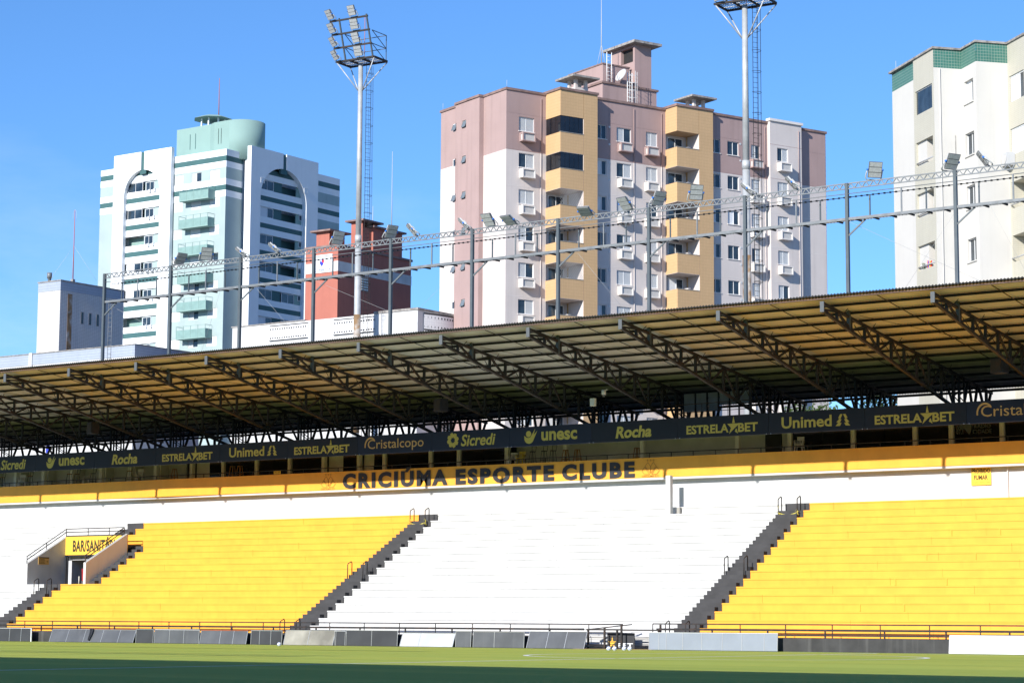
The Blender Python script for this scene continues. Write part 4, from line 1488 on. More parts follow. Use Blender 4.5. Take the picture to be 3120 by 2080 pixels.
def win_parts(kind, w, h):
    key = (kind, round(w, 2), round(h, 2))
    if key in WM:
        return WM[key]
    f = 0.045
    fr = MB()
    fr.box(0, w, 0, 0.06, 0, f).box(0, w, 0, 0.06, h - f, h).box(0, f, 0.001, 0.06, f, h - f).box(w - f, w, 0.001, 0.06, f, h - f)
    out = []
    if kind in ('shutter', 'shutter_half', 'shutter_r'):
        fr.box(w / 2 - 0.025, w / 2 + 0.025, 0.002, 0.06, f, h - f)
        sl = MB()
        halves = [(0, 1)] if kind == 'shutter' else ([(0, 0.5)] if kind == 'shutter_half' else [(0.5, 1)])
        n = 15
        for a, b in halves:
            xa, xb = f + 0.01 + (w - 2 * f) * a, w - f - 0.01 - (w - 2 * f) * (1 - b)
            for q in range(n):
                z = f + (h - 2 * f) * q / n
                sl.poly([(xa, 0.012, z), (xb, 0.012, z), (xb, 0.040, z + (h - 2 * f) / n * 1.02), (xa, 0.040, z + (h - 2 * f) / n * 1.02)])
                sl.poly([(xa, 0.012, z), (xa, 0.045, z), (xb, 0.045, z), (xb, 0.012, z)])
        out.append(('shutter', sl.mesh('shutter', M['shut'])))
        if kind != 'shutter':
            a, b = (0.5, 1) if kind == 'shutter_half' else (0, 0.5)
            out.append(('pane', MB().box(f + (w - 2 * f) * a, f + (w - 2 * f) * b, 0.045, 0.055, f, h - f).mesh('pane', M['glass'])))
    elif kind == 'panes':
        fr.box(w / 2 - 0.02, w / 2 + 0.02, 0.002, 0.06, f, h - f)
        for a, b in ((f, w / 2 - 0.02), (w / 2 + 0.02, w - f)):
            out.append(('pane', MB().box(a, b, 0.035, 0.045, f, h - f).mesh('pane', M['glass'])))
    elif kind == 'tilt':
        out.append(('pane', MB().box(f, w - f, 0.05, 0.058, f, h - f).mesh('pane', M['glass_d'])))
        sa = MB().bar((0.02, 0.0, h - 0.05), (0.02, -0.20, 0.08), 0.04).bar((w - 0.02, 0.0, h - 0.05), (w - 0.02, -0.20, 0.08), 0.04).bar((0.02, -0.20, 0.08), (w - 0.02, -0.20, 0.08), 0.04)
        sa.poly([(0.02, 0.0, h - 0.05), (0.02, -0.19, 0.08), (w - 0.02, -0.19, 0.08), (w - 0.02, 0.0, h - 0.05)])
        out.append(('sash', sa.mesh('sash', M['sash'])))
    elif kind == 'small':
        out.append(('pane', MB().box(f, w - f, 0.04, 0.05, f, h - f).mesh('pane', M['glass'])))
    elif kind == 'wshutter':
        sl = MB()
        n = 12
        for q in range(n):
            z = f + (h - 2 * f) * q / n
            sl.poly([(f, 0.010, z), (w - f, 0.010, z), (w - f, 0.030, z + (h - 2 * f) / n), (f, 0.030, z + (h - 2 * f) / n)])
        out.append(('shutter', sl.mesh('shutter', M['shutw'])))
    elif kind == 'curtain':
        out.append(('pane', MB().box(f, w * 0.55, 0.04, 0.05, f, h - f).mesh('pane', M['curtain'])))
        out.append(('pane', MB().box(w * 0.55, w - f, 0.04, 0.05, f, h - f).mesh('pane', M['glass'])))
        fr.box(w * 0.55 - 0.02, w * 0.55 + 0.02, 0.002, 0.06, f, h - f)
    res = (fr.mesh('window', M['frame']), out)
    WM[key] = res
    return res


def window(parent, kind, x, y, z, w, h, rz=0.0):
    fm_, parts = win_parts(kind, w, h)
    o = put('window', fm_, parent, (x, y, z), (0, 0, rz))
    for nme, me in parts:
        put(nme, me, o)
    return o


# ---------------------------------------------------------------- rose and ochre apartment block
ea = math.atan2(0.933, 0.36)
pk = empty('apartment_block', (-101.36, 141.43, GZ), ea)
tag(pk, 'rose and off-white apartment block with ochre tiled balcony bays', 'building')
ZB = -GZ                                                   # lens-relative heights -> local heights
H = lambda z: z + ZB
PT, PB = 42.55, 37.68                                      # top, rose/white boundary
FH = 2.98
NF = 9
wz = [40.50 - FH * k for k in range(NF)]                   # window heads
PBOT = 12.0


def two_tone(ax, c, a0, a1, holes, inn=1, pink_all=False):
    hs = [(h[0], h[1], H(h[2]), H(h[3])) for h in holes]
    MB().wall(ax, c, a0, a1, H(PB), H(PT), hs, inn).build('wall', M['p_pink'], pk, True)
    MB().wall(ax, c, a0, a1, H(PBOT), H(PB), hs, inn).build('wall', M['p_pink'] if pink_all else M['p_white'], pk, True)


def facade_joints(c, a0, a1):
    for k in range(NF):
        z = H(wz[k] + 0.22)
        MB().box(a0, a1, c - 0.008, c + 0.01, z, z + 0.025).build('joint', M['p_pink'] if wz[k] + .2 > PB else M['acbox'], pk, True)


# right-hand faces step forward towards the right: (u0, u1, v)
secs = [(0.0, 3.90, 0.0), (7.5, 15.08, 1.35), (18.86, 25.2, 2.45), (25.2, 28.75, 2.80), (28.75, 32.0, 2.25)]
cols_w = {0: [(1.22, 1.49, 'shutter')], 1: [(7.95, 1.02, 'panes'), (10.0, 1.49, 'shutter_half'), (13.02, 1.17, 'shutter')],
          2: [(18.95, 1.06, 'panes'), (20.8, 1.23, 'panes'), (23.4, 0.95, 'shutter_half')], 3: [(26.0, 1.2, 'shutter')], 4: []}
acs = {0: [1.28], 1: [10.1, 12.85], 2: [23.2], 3: [26.0], 4: []}
for i, (u0, u1, v) in enumerate(secs):
    holes = [(u, u + w, wz[k] - 1.17, wz[k]) for (u, w, kd) in cols_w[i] for k in range(NF)]
    if i == 3:
        hs = [(h[0], h[1], H(h[2]), H(h[3])) for h in holes]
        MB().wall('y', -v, u0, u1, H(PBOT), H(PT + 0.2), hs).build('wall', M['p_white'], pk, True)
    else:
        two_tone('y', -v, u0, u1, holes)
    facade_joints(-v, u0, u1)
    for ci, (u, w, kd) in enumerate(cols_w[i]):
        for k in range(NF):
            kk = kd
            if kd == 'panes':
                kk = rnd.choice(['panes', 'panes', 'panes', 'curtain'])
            if kd.startswith('shutter'):
                kk = rnd.choice(['shutter', 'shutter', 'shutter_half', 'shutter_r'])
                if k == 0:
                    kk = kd if i != 3 else 'shutter_r'
            window(pk, kk, u, -v + 0.07, H(wz[k] - 1.17), w, 1.17)
            MB().box(u - 0.06, u + w + 0.06, -v - 0.06, -v + 0.06, H(wz[k] - 1.17) - 0.06, H(wz[k] - 1.17) - 0.003).build('sill', M['acbox'], pk, True)
AC = MB()
AC.wall('y', -0.52, 0, 1.25, 0.0, 0.72, [(0.10, 1.15, 0.08, 0.64)], 1, 0.10)
AC.wall('x', 0.0, -0.52, 0.0, 0.0, 0.72, [(-0.42, -0.16, 0.10, 0.60)], 1, 0.06)
AC.poly([(1.25, -0.52, 0), (1.25, 0, 0), (1.25, 0, 0.72), (1.25, -0.52, 0.72)])
AC.poly([(0, -0.52, 0.72), (1.25, -0.52, 0.72), (1.25, 0, 0.72), (0, 0, 0.72)])
AC.poly([(0, -0.52, 0), (1.25, -0.52, 0), (1.25, 0.0, 0.0), (0, 0.0, 0.0)])
ac_me = {c: AC.mesh('air_conditioner_box', M[c]) for c in ('acbox', 'p_pink')}
acg = MB().box(0.10, 1.15, -0.44, -0.43, 0.06, 0.66).box(0.04, 0.06, -0.44, -0.14, 0.08, 0.62).mesh('grille', M['acgrey'])
for i, (u0, u1, v) in enumerate(secs):
    for u in acs[i]:
        for k in range(NF):
            pinkb = k == 0 and i != 3
            o = put('air_conditioner_box', ac_me['p_pink' if pinkb else 'acbox'], pk, (u, -v, H(wz[k] - 2.07)))
            put('grille', acg, o)
# drain pipes and round vents
for u, v in ((3.35, 0.0), (11.75, 1.35), (14.6, 1.35), (24.9, 2.45), (28.4, 2.80)):
    for z0, z1, m_ in ((PBOT, PB, 'p_white'), (PB, PT - 0.3, 'p_pink')):
        MB().tube([(u, -v - 0.05, H(z0)), (u, -v - 0.05, H(z1))], 0.028, 6).build('drain_pipe', M[m_], pk, True)
for u, v in ((9.25, 1.35), (22.2, 2.45)):
    for k in range(NF):
        for dz in (0.0, -1.45):
            MB().tube([(u, -v - 0.03, H(wz[k] - 0.1 + dz)), (u, -v + 0.02, H(wz[k] - 0.1 + dz))], 0.09, 10).build('vent', M['shut'], pk, True)
# side walls where a section stands forward
for u, v0, v1, allw in ((25.2, 2.45, 2.80, True),):
    MB().wall('x', u, -v1, -v0, H(PBOT), H(PT + 0.2)).build('wall', M['p_white'], pk, True)


def bay(u0, u1, vb, vf, uop, kinds):
    """tiled balcony bay from wall plane vb out to vf, open between u0 and uop, solid pier to u1"""
    MB().box(uop, u1, -vf, -vb + 0.3, H(PBOT), H(PT + 0.12)).build('bay_pier', M['p_tile'], pk, True)
    MB().box(uop - 0.02, uop - 0.002, -vf + 0.02, -vb, H(PBOT), H(PT - 2)).build('inner_wall', M['p_white'], pk, True)
    MB().box(u0, uop - 0.03, -vf, -vb + 0.3, H(40.56), H(PT + 0.12)).build('bay_top', M['p_tile'], pk, True)
    MB().box(u0 + 0.15, uop - 0.03, -vb + 0.2, -vb + 0.32, H(PBOT), H(PT)).build('inner_wall', M['p_white'], pk, True)
    for k in range(NF):
        zt, zb = wz[k] - 1.30, wz[k] - FH + 0.06
        pp = MB()
        pp.box(u0, uop - 0.03, -vf, -vf + 0.14, H(zb), H(zt))
        pp.box(u0, u0 + 0.14, -vf + 0.141, -vb, H(zb), H(zt))
        o = pp.build('balcony', M['p_tile'], pk, True)
        MB().box(u0 + 0.005, uop - 0.035, -vf + 0.005, -vb + 0.2, H(zb) - 0.02, H(zb) + 0.16).build('soffit', M['p_white'], o, True)
        MB().box(u0 - 0.02, uop - 0.03, -vf - 0.03, -vf + 0.16, H(zt), H(zt) + 0.04).build('coping', M['conc'], o, True)
        if kinds[k] == 'glazed':
            n = 5
            for q in range(n):
                a, b = u0 + 0.03 + (uop - u0 - 0.08) * q / n, u0 + 0.03 + (uop - u0 - 0.08) * (q + 1) / n
                MB().box(a + 0.012, b - 0.012, -vf + 0.05, -vf + 0.062, H(zt) + 0.04, H(wz[k]) + 0.04).build('glazing', M['glass_d'], o, True)
            for q in range(3):
                a, b = -vf + 0.08 + (vf - vb - 0.1) * q / 3, -vf + 0.08 + (vf - vb - 0.1) * (q + 1) / 3
                MB().box(u0 + 0.05, u0 + 0.062, a + 0.012, b - 0.012, H(zt) + 0.04, H(wz[k]) + 0.04).build('glazing', M['glass_d'], o, True)
        else:
            kd = 'curtain' if kinds[k] == 'curtain' else 'panes'
            window(pk, kd, u0 + 0.35, -vb + 0.15, H(wz[k] - 2.25), 1.55, 2.1)
            MB().box(uop - 0.45, uop - 0.06, -vb - 0.5, -vb - 0.05, H(zt) + 0.0, H(zt) + 0.42).build('air_conditioner', M['acbox'], o, True)
        if kinds[k] == 'net':
            nt_ = MB()
            for q in range(13):
                t = q / 12
                a = u0 + (uop - u0) * t
                nt_.bar((a, -vf + 0.03, H(zt)), (min(a + 0.9, uop), -vf + 0.03, H(zt) + min(0.9, uop - a) * 1.45), 0.008)
                nt_.bar((a, -vf + 0.03, H(zt)), (max(a - 0.9, u0), -vf + 0.03, H(zt) + min(0.9, a - u0) * 1.45), 0.008)
            nt_.build('safety_net', M['frame'], o, True)


bay(3.85, 7.52, 0.0, 2.1, 6.15, ['glazed', 'glazed', 'net', 'open', 'net', 'open', 'open', 'open', 'curtain'])
bay(15.05, 18.88, 1.35, 2.92, 17.4, ['open', 'open', 'open', 'open', 'curtain', 'curtain', 'curtain', 'open', 'open'])
# left-hand faces
lw = [(-7.5, 0.6, 0), (-5.95, 0.56, 1)]
lh = [(-v - 0.0 - w, -v, wz[k] + 0.55 - 0.62, wz[k] + 0.55) for (v, w, _) in lw for k in range(NF)]
hl2 = []
for (v, w, t_) in lw:
    for k in range(NF):
        hl2.append((-v - w, -v, wz[k] - 0.12, wz[k] + 0.52))
two_tone('x', 0.0, 0.0, 3.4, [])
two_tone('x', -0.43, 3.36, 7.05, hl2, 1, True)
two_tone('x', 0.05, 7.0, 10.1, [])
MB().wall('y', 3.36, -0.43, 0.0, H(PBOT), H(PT)).build('wall', M['p_pink'], pk, True)
for (v, w, t_) in lw:
    for k in range(NF):
        window(pk, 'tilt' if (k + t_) % 2 == 0 or t_ else 'small', -0.43 + 0.07, -v, H(wz[k] - 0.12), w, 0.64, R(-90))
# body, roof slab, copings
MB().box(0.35, 31.95, 0.33, 10.0, H(-1.4), H(PT - 0.4)).build('core', M['p_white'], pk, True)
MB().box(0.2, 31.9, 0.2, 10.0, H(PT - 0.3), H(PT - 0.1)).build('roof_slab', M['roof_c'], pk, True)
MB().box(31.96, 32.0, -2.25, 10.1, H(PBOT), H(PT)).build('wall', M['p_white'], pk, True)
for b in ((-0.08, 4.0, -0.08, 0.4), (3.75, 7.6, -2.2, -1.7), (3.75, 4.2, -1.7, 0.4), (7.5, 15.1, -1.45, -1.0), (14.95, 18.95, -3.02, -2.6), (14.95, 15.3, -2.6, -1.0), (18.86, 25.2, -2.55, -2.1), (28.7, 32.1, -2.35, -1.85), (-0.08, 0.3, 0.4, 3.4), (-0.53, 0.0, 3.3, 7.1), (-0.04, 0.4, 7.1, 10.2)):
    tp = PT + (0.12 if b[2] < -2 and b[1] < 19 and b[1] - b[0] > 3 or b[0] in (3.75, 14.95) else 0)
    MB().box(b[0], b[1], b[2], b[3], H(tp) + 0.003, H(tp) + 0.20).build('coping', M['p_cop'], pk, True)
MB().box(25.1, 28.85, -2.92, -2.4, H(PT + 0.2), H(PT + 0.42)).build('coping', M['acbox'], pk, True)
# penthouse, lift tower, vents
MB().box(12.43, 18.2, 4.0, 9.0, H(PT - 0.1), H(45.64)).build('penthouse', M['p_pink'], pk, True)
MB().box(12.3, 18.35, 3.88, 9.1, H(45.64), H(45.82)).build('coping', M['p_cop'], pk, True)
MB().box(13.18, 16.0, 5.0, 10.1, H(45.0), H(47.62)).build('tank_room', M['p_pink'], pk, True)
MB().box(13.12, 16.05, 4.94, 10.15, H(47.62), H(47.74)).build('coping', M['p_cop'], pk, True)
lt = MB()
lt.wall('x', 16.3, 4.6, 8.1, H(45.6), H(49.75), [(4.85, 6.6, H(48.25), H(49.55))], 1, 0.6)
lt.wall('y', 4.6, 16.3, 18.1, H(45.6), H(49.75))
lt.box(16.7, 18.1, 5.2, 8.1, H(45.6), H(49.75))
lt.build('lift_tower', M['p_pink'], pk, True)
MB().box(15.75, 18.75, 3.9, 8.6, H(49.75), H(49.97)).build('tower_cap', M['roof_c'], pk, True)
MB().box(16.6, 16.66, 4.85, 6.6, H(48.25), H(49.55)).build('louvre', M['steel'], pk, True)
for (cu, cv) in ((7.7, 1.0), (20.1, 1.0)):
    vb = MB().box(cu - 0.65, cu + 0.65, cv - 0.6, cv + 0.6, H(PT - 0.2), H(43.85)).build('roof_vent', M['p_white'], pk, True)
    for dx in (-0.5, 0.5):
        for dy in (-0.45, 0.45):
            MB().box(cu + dx - 0.12, cu + dx + 0.12, cv + dy - 0.12, cv + dy + 0.12, H(43.85), H(44.55)).build('vent_post', M['p_white'], vb, True)
    MB().prism([(cu - 1.35, cv - 1.3, H(44.55)), (cu + 1.35, cv - 1.3, H(44.55)), (cu + 1.35, cv + 1.3, H(44.55)), (cu - 1.35, cv + 1.3, H(44.55))], (0, 0, 0.16)).build('vent_cap', M['roof_c'], vb, True)
for (x, y, z0, z1) in ((14.95, 3.85, 42.6, 46.9), (13.5, 4.85, 45.8, 48.7)):
    la = MB()
    for d in (0, 0.5):
        la.tube([(x + d, y, H(z0)), (x + d, y, H(z1))], 0.035, 5)
    for q in range(int((z1 - z0) / 0.33)):
        la.tube([(x, y, H(z0) + 0.2 + 0.33 * q), (x + 0.5, y, H(z0) + 0.2 + 0.33 * q)], 0.022, 4)
    la.build('roof_ladder', M['frame'], pk, True)
cg = MB()
for q in range(5):
    z = H(43.9) + 0.65 * q
    cg.tube([(15.2 + 0.42 * math.cos(t), 3.85 - 0.40 + 0.40 * math.sin(t), z) for t in [R(180 + 20 * s) for s in range(10)]], 0.02, 4)
for t in (200, 270, 340):
    cg.tube([(15.2 + 0.42 * math.cos(R(t)), 3.85 - 0.40 + 0.40 * math.sin(R(t)), H(43.6)), (15.2 + 0.42 * math.cos(R(t)), 3.85 - 0.40 + 0.40 * math.sin(R(t)), H(46.9))], 0.02, 4)
cg.build('ladder_cage', M['frame'], pk, True)
dish = empty('satellite_dish', tuple(pk.location + Matrix.Rotation(ea, 4, 'Z') @ Vector((14.6, 4.3, H(45.82)))))
tag(dish, 'pale round satellite dish on the rose building roof', 'satellite dish')
dm = MB()
nr = 18
c0 = Vector((0.1, -0.2, 0.85))
ax = Vector((-0.25, -0.85, 0.45)).normalized()
au = ax.cross(Vector((0, 0, 1))).normalized()
av = au.cross(ax)
for q in range(nr):
    a, b = 2 * math.pi * q / nr, 2 * math.pi * (q + 1) / nr
    e1, e2 = c0 + au * 0.62 * math.cos(a) + av * 0.62 * math.sin(a), c0 + au * 0.62 * math.cos(b) + av * 0.62 * math.sin(b)
    m1, m2 = c0 - ax * 0.09 + (e1 - c0) * 0.5, c0 - ax * 0.09 + (e2 - c0) * 0.5
    dm.sm |= {len(dm.f), len(dm.f) + 1}
    dm.poly([e1, e2, m2, m1]).poly([m1, m2, c0 - ax * 0.13])
dm.build('reflector', M['lampw'], dish, True)
MB().tube([(0.1, 0, 0), (0.1, 0, 0.75)], 0.04, 6).build('stand', M['galv'], dish, True)
MB().tube([c0 - av * 0.6, c0 + ax * 0.55], 0.02, 4).build('feed_arm', M['galv'], dish, True)
an = empty('antenna_mast', tuple(pk.location + Matrix.Rotation(ea, 4, 'Z') @ Vector((13.75, 6.0, H(47.74)))))
tag(an, 'tall thin antenna mast on the rose building', 'antenna')
MB().tube([(0, 0, 0), (0, 0, 3.0), (0, 0, 6.9)], 0.05, 6, 0.018).build('pole', M['lampw'], an, True)
for t in (0, 120, 240):
    MB().tube([(0.42 * math.cos(R(t)), 0.42 * math.sin(R(t)), 0), (0, 0, 1.9)], 0.022, 4).build('stay', M['lampw'], an, True)
for q, (u, v, z, hh) in enumerate(((0.1, 0.1, PT + .2, 0.6), (0.1, 9.9, PT + .2, 0.6))):
    MB().tube([(u, v, H(z)), (u, v, H(z + hh))], 0.015, 4).build('lightning_rod', M['lampw'], pk, True)

# ---------------------------------------------------------------- teal and white tower with arches
tw = empty('arched_tower', (-166.0, 172.0, GZ))
tag(tw, 'white and teal residential tower with tall arched recesses', 'building')
Wz = lambda z: z                                             # world heights here, build() subtracts the root


def bands(ax, c, a0, a1, top, seq, inn, holes=()):
    z1 = top
    for z0, mk in seq:
        MB().wall(ax, c, a0, a1, z0, z1, holes, inn, 0.12).build('wall_band', M[mk], tw)
        z1 = z0


wing = [(48.80, 'g_white'), (48.22, 'g_dark'), (47.52, 'g_white'), (46.40, 'g_teal'), (45.73, 'g_white'), (45.17, 'g_dark'), (44.46, 'g_white'), (10.0, 'g_teal')]
bands('y', 169.85, -177.1, -174.5, 49.45, wing, 1)
bands('x', -158.4, 183.6, 188.75, 49.57, wing, -1)
# left arch panel: outline with arch hole, extruded
def arch_panel(P, a0, a1, c0, c1, sp, top, zb, s0, s1, off, slot_mat):
    r = (c1 - c0) / 2
    m_ = (c0 + c1) / 2
    ar = [(m_ + r * math.cos(t), sp + (48.75 - sp) * math.sin(t)) for t in [math.pi - math.pi * q / 24 for q in range(25)]]
    left = [p for p in ar if p[0] < s0]
    right = [p for p in ar if p[0] > s1]
    zl = sp + (48.75 - sp) * math.sqrt(max(0, 1 - ((s0 - m_) / r) ** 2))
    zr = sp + (48.75 - sp) * math.sqrt(max(0, 1 - ((s1 - m_) / r) ** 2))
    A = [(a0, zb), (c0, zb)] + left + [(s0, zl), (s0, top), (a0, top)]
    Bp = [(c1, zb), (a1, zb), (a1, top), (s1, top), (s1, zr)] + right
    for poly in (A, Bp):
        MB().prism([P(a, z) for a, z in poly], off).build('arch_panel', M['g_white'], tw)


arch_panel(lambda a, z: (a, 169.50, z), -174.73, -166.02, -173.08, -167.62, 46.0, 50.76, 10.0, -170.57, -170.10, (0, 0.45, 0), 'g_dark')
arch_panel(lambda a, z: (-157.30, a, z), 172.70, 183.72, 174.28, 181.80, 45.2, 50.45, 10.0, 177.87, 178.42, (-0.9, 0, 0), 'g_dark')
nt = 8
# recess floors behind the left arch
for k in range(-1, nt):
    zo = 44.56 - FH * k
    MB().box(-173.5, -167.2, 169.98, 170.10, zo, zo + 0.72).build('floor_band', M['g_white'], tw)
    MB().box(-173.5, -167.2, 169.985, 170.10, zo + 0.72, zo + 1.27).build('floor_band', M['g_dark'], tw)
    MB().box(-173.5, -167.2, 169.98, 170.10, zo + 1.27, zo + FH - 1.04).build('floor_band', M['g_white'], tw)
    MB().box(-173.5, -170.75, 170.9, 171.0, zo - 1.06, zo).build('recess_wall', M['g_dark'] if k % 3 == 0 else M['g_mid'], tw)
    MB().box(-170.45, -167.3, 170.14, 170.2, zo - 1.06, zo).build('recess_wall', M['g_teal'], tw)
    kd = ['panes', 'glass', 'open', 'curtain', 'curtain', 'open', 'curtain', 'open', 'open'][k + 1]
    if kd != 'open':
        window(tw, 'curtain' if kd == 'curtain' else 'panes', -172.95 + 166, 170.05 - 172, zo - 1.05 - GZ, 2.2, 1.03)
    window(tw, 'panes', -170.30 + 166, 170.08 - 172, zo - 1.05 - GZ, 1.25, 0.95)
    window(tw, 'small', -168.25 + 166, 170.08 - 172, zo - 1.05 - GZ, 0.6, 0.9)
    for x in (-169.66, -168.92):
        MB().box(x, x + 0.26, 169.80, 169.98, zo + FH - 1.0 - 0.35, zo + FH - 1.0).build('air_conditioner', M['shut'], tw)
MB().box(-173.5, -167.2, 169.99, 170.10, 48.22, 48.9).build('floor_band', M['g_dark'], tw)
MB().box(-170.8, -169.9, 169.60, 169.75, 48.3, 50.72).build('slot_fill', M['g_dark'], tw)
# recess behind the right arch
for k in range(-1, nt):
    zo = 44.30 - FH * k
    MB().box(-158.02, -157.9, 174.0, 182.0, zo, zo + 0.66).build('floor_band', M['g_white'], tw)
    MB().box(-158.02, -157.905, 174.0, 182.0, zo + 0.66, zo + 1.19).build('floor_band', M['g_dark'], tw)
    MB().box(-158.02, -157.9, 174.0, 182.0, zo + 1.19, zo + FH - 1.12).build('floor_band', M['g_white'], tw)
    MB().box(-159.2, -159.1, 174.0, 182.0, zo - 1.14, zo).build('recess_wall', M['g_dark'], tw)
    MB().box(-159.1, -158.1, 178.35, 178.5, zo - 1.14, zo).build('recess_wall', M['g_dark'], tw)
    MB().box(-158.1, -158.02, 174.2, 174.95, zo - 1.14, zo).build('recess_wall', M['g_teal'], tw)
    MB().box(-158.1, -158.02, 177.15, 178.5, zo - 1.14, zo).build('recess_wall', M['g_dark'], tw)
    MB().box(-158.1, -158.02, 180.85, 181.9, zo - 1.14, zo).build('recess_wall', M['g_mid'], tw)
    window(tw, 'curtain' if k in (0, 4) else 'panes', -157.97 + 166, 175.0 - 172, zo - 1.10 - GZ, 2.1, 1.06, R(90))
    if k in (3, 4, 5):
        window(tw, 'panes', -157.97 + 166, 178.7 - 172, zo - 1.12 - GZ, 2.05, 1.06, R(90))
    for y in (174.25, 181.35):
        window(tw, 'small', (-157.27 if k == -1 else -157.96) + 166, y - 172, zo - 0.62 - GZ, 0.6, 0.58, R(90))
MB().box(-158.02, -157.9, 174.0, 182.0, 47.95, 48.9).build('floor_band', M['g_dark'], tw)
MB().box(-157.7, -157.42, 177.6, 178.7, 48.2, 50.4).build('slot_fill', M['g_dark'], tw)
# centre block, front and right side
cz = [47.65 - FH * k for k in range(8)]
sx = [(-166.05, 1.3), (-163.52, 1.46), (-160.82, 1.44)]
ch = [(x, x + w, z - 1.03, z) for x, w in sx for z in cz]
seq = [(49.06, 'g_white'), (48.49, 'g_dark'), (47.82, 'g_white'), (46.59, 'g_teal'), (45.92, 'g_white'), (45.35, 'g_dark'), (44.66, 'g_white'), (10.0, 'g_teal')]
bands('y', 170.1, -166.3, -158.5, 49.76, seq, 1, ch)
bands('x', -158.5, 170.1, 172.7, 49.76, seq, -1)
for x, w in sx:
    for k, z in enumerate(cz):
        window(tw, 'wshutter' if rnd.random() < 0.7 else 'shutter_half', x + 166, 170.14 - 172, z - 1.03 - GZ, w, 1.03)
for k in range(1, 7):
    z1 = 45.85 - FH * (k - 1)
    cgm = MB().box(-164.28, -160.0, 169.05, 170.05, z1 - 1.40, z1 - 1.28).build('balcony_cage', M['g_mid'], tw)
    MB().box(-164.26, -160.02, 169.06, 169.085, z1 - 1.28, z1 - 0.42).build('glass_screen', M['g_glass'], cgm)
    MB().box(-160.05, -160.02, 169.09, 170.05, z1 - 1.28, z1 - 0.42).build('glass_screen', M['g_mid'], cgm)
    br = MB()
    for q in range(5):
        x = -164.25 + 1.05 * q
        br.box(x - 0.02, x + 0.02, 169.04, 169.08, z1 - 1.28, z1)
    br.box(-164.27, -160.02, 169.04, 169.08, z1 - 0.04, z1).box(-160.05, -160.01, 169.06, 170.05, z1 - 0.04, z1).box(-164.28, -164.24, 169.06, 170.05, z1 - 0.04, z1)
    br.build('cage_bars', M['g_mid'], cgm)
    if k > 1:
        MB().box(-161.95 - 0.4 * (k % 2), -161.2 - 0.4 * (k % 2), 169.2, 169.6, z1 - 1.27, z1 - 0.5).build('air_conditioner', M['lampw'], cgm)
# body and penthouse
MB().box(-176.95, -166.4, 170.95, 188.6, GZ, 49.2).build('core', M['g_white'], tw)
MB().box(-166.4, -158.6, 170.35, 173.5, GZ, 49.5).build('core', M['g_white'], tw)
MB().box(-166.4, -159.3, 173.5, 188.6, GZ, 49.3).build('core', M['g_white'], tw)
MB().box(-177.0, -174.6, 169.86, 171.0, 10, 49.43).build('core', M['g_teal'], tw)
pent = [(-167.9, 172.2), (-162.9, 172.2), (-161.9, 171.75), (-159.7, 171.75)] + [(-159.7 + 2.3 * math.cos(R(t)), 174.05 + 2.3 * math.sin(R(t))) for t in range(-80, 91, 10)] + [(-167.9, 176.4)]
pm_ = MB().prism([(x, y, 49.0) for x, y in pent], (0, 0, 4.35))
pm_.sm = set(range(2 + 3, 2 + 3 + 18))
pm_.build('penthouse', M['g_mid'], tw)
for x in (-165.9, -165.1, -161.3, -160.9):
    y = 172.2 if x < -163 else 171.78
    MB().box(x, x + 0.07, y - 0.03, y + 0.02, 50.9, 52.6).build('slit_window', M['g_dark'], tw)
ln = MB()
for q in range(8):
    t = R(45 * q + 22)
    ln.bar((-164.4 + 1.35 * math.cos(t), 174.2 + 1.35 * math.sin(t), 53.3), (-164.4 + 1.35 * math.cos(t), 174.2 + 1.35 * math.sin(t), 54.4), 0.14)
ln.build('lantern_posts', M['g_white'], tw)
MB().prism([(-164.4 + 1.2 * math.cos(R(45 * q + 22)), 174.2 + 1.2 * math.sin(R(45 * q + 22)), 53.3) for q in range(8)], (0, 0, 0.35)).build('lantern_base', M['g_mid'], tw)
hat = MB()
hb = [(-164.4 + 2.2 * math.cos(R(45 * q + 22)), 174.2 + 2.2 * math.sin(R(45 * q + 22)), 54.4) for q in range(8)]
ht = [(-164.4 + 1.3 * math.cos(R(45 * q + 22)), 174.2 + 1.3 * math.sin(R(45 * q + 22)), 54.75) for q in range(8)]
hat.poly(list(reversed(hb))).poly(ht)
for q in range(8):
    hat.poly([hb[q], hb[(q + 1) % 8], ht[(q + 1) % 8], ht[q]])
hat.build('lantern_cap', M['g_mid'], tw)
o = MB().tube([(-163.6, 174.2, 54.7), (-163.6, 174.2, 59.0)], 0.06, 6, 0.03).build('antenna_mast', M['brickred'])
tag(o, 'red antenna mast on top of the arched tower', 'antenna')

# ---------------------------------------------------------------- white tiled block at the left and its low wing
tl = empty('tiled_block', (-151.7, 140.8, GZ))
tag(tl, 'small white tiled stair block with a streaked wall at the far left', 'building')
MB().box(-154.68, -151.7, 140.8, 148.9, 20, 30.33).build('body', M['tile_w'], tl)
MB().box(-154.70, -151.68, 140.78, 148.92, 30.333, 31.20).build('top_band', M['tile_b'], tl)
MB().box(-154.75, -151.62, 140.72, 148.98, 31.2, 31.3).build('coping', M['roof_c'], tl)
for y in (143.45, 144.45, 145.42):
    MB().box(-151.715, -151.69, y, y + 0.36, 27.45, 28.60).build('slit_window', M['conc'], tl)
    MB().box(-151.705, -151.685, y + 0.05, y + 0.31, 27.5, 28.55).build('pane', M['glass_d'], tl)
MB().box(-151.70, -151.685, 141.75, 142.3, 24.0, 30.1).build('rust_stain', M['rustpipe'], tl)
o = empty('roof_flue', (-154.1, 141.6, 31.3))
tag(o, 'grey cylindrical flue on the tiled block', 'flue')
MB().tube([(0, 0, 0), (0, 0, 0.5)], 0.16, 10).build('pipe', M['galv_d'], o, True)
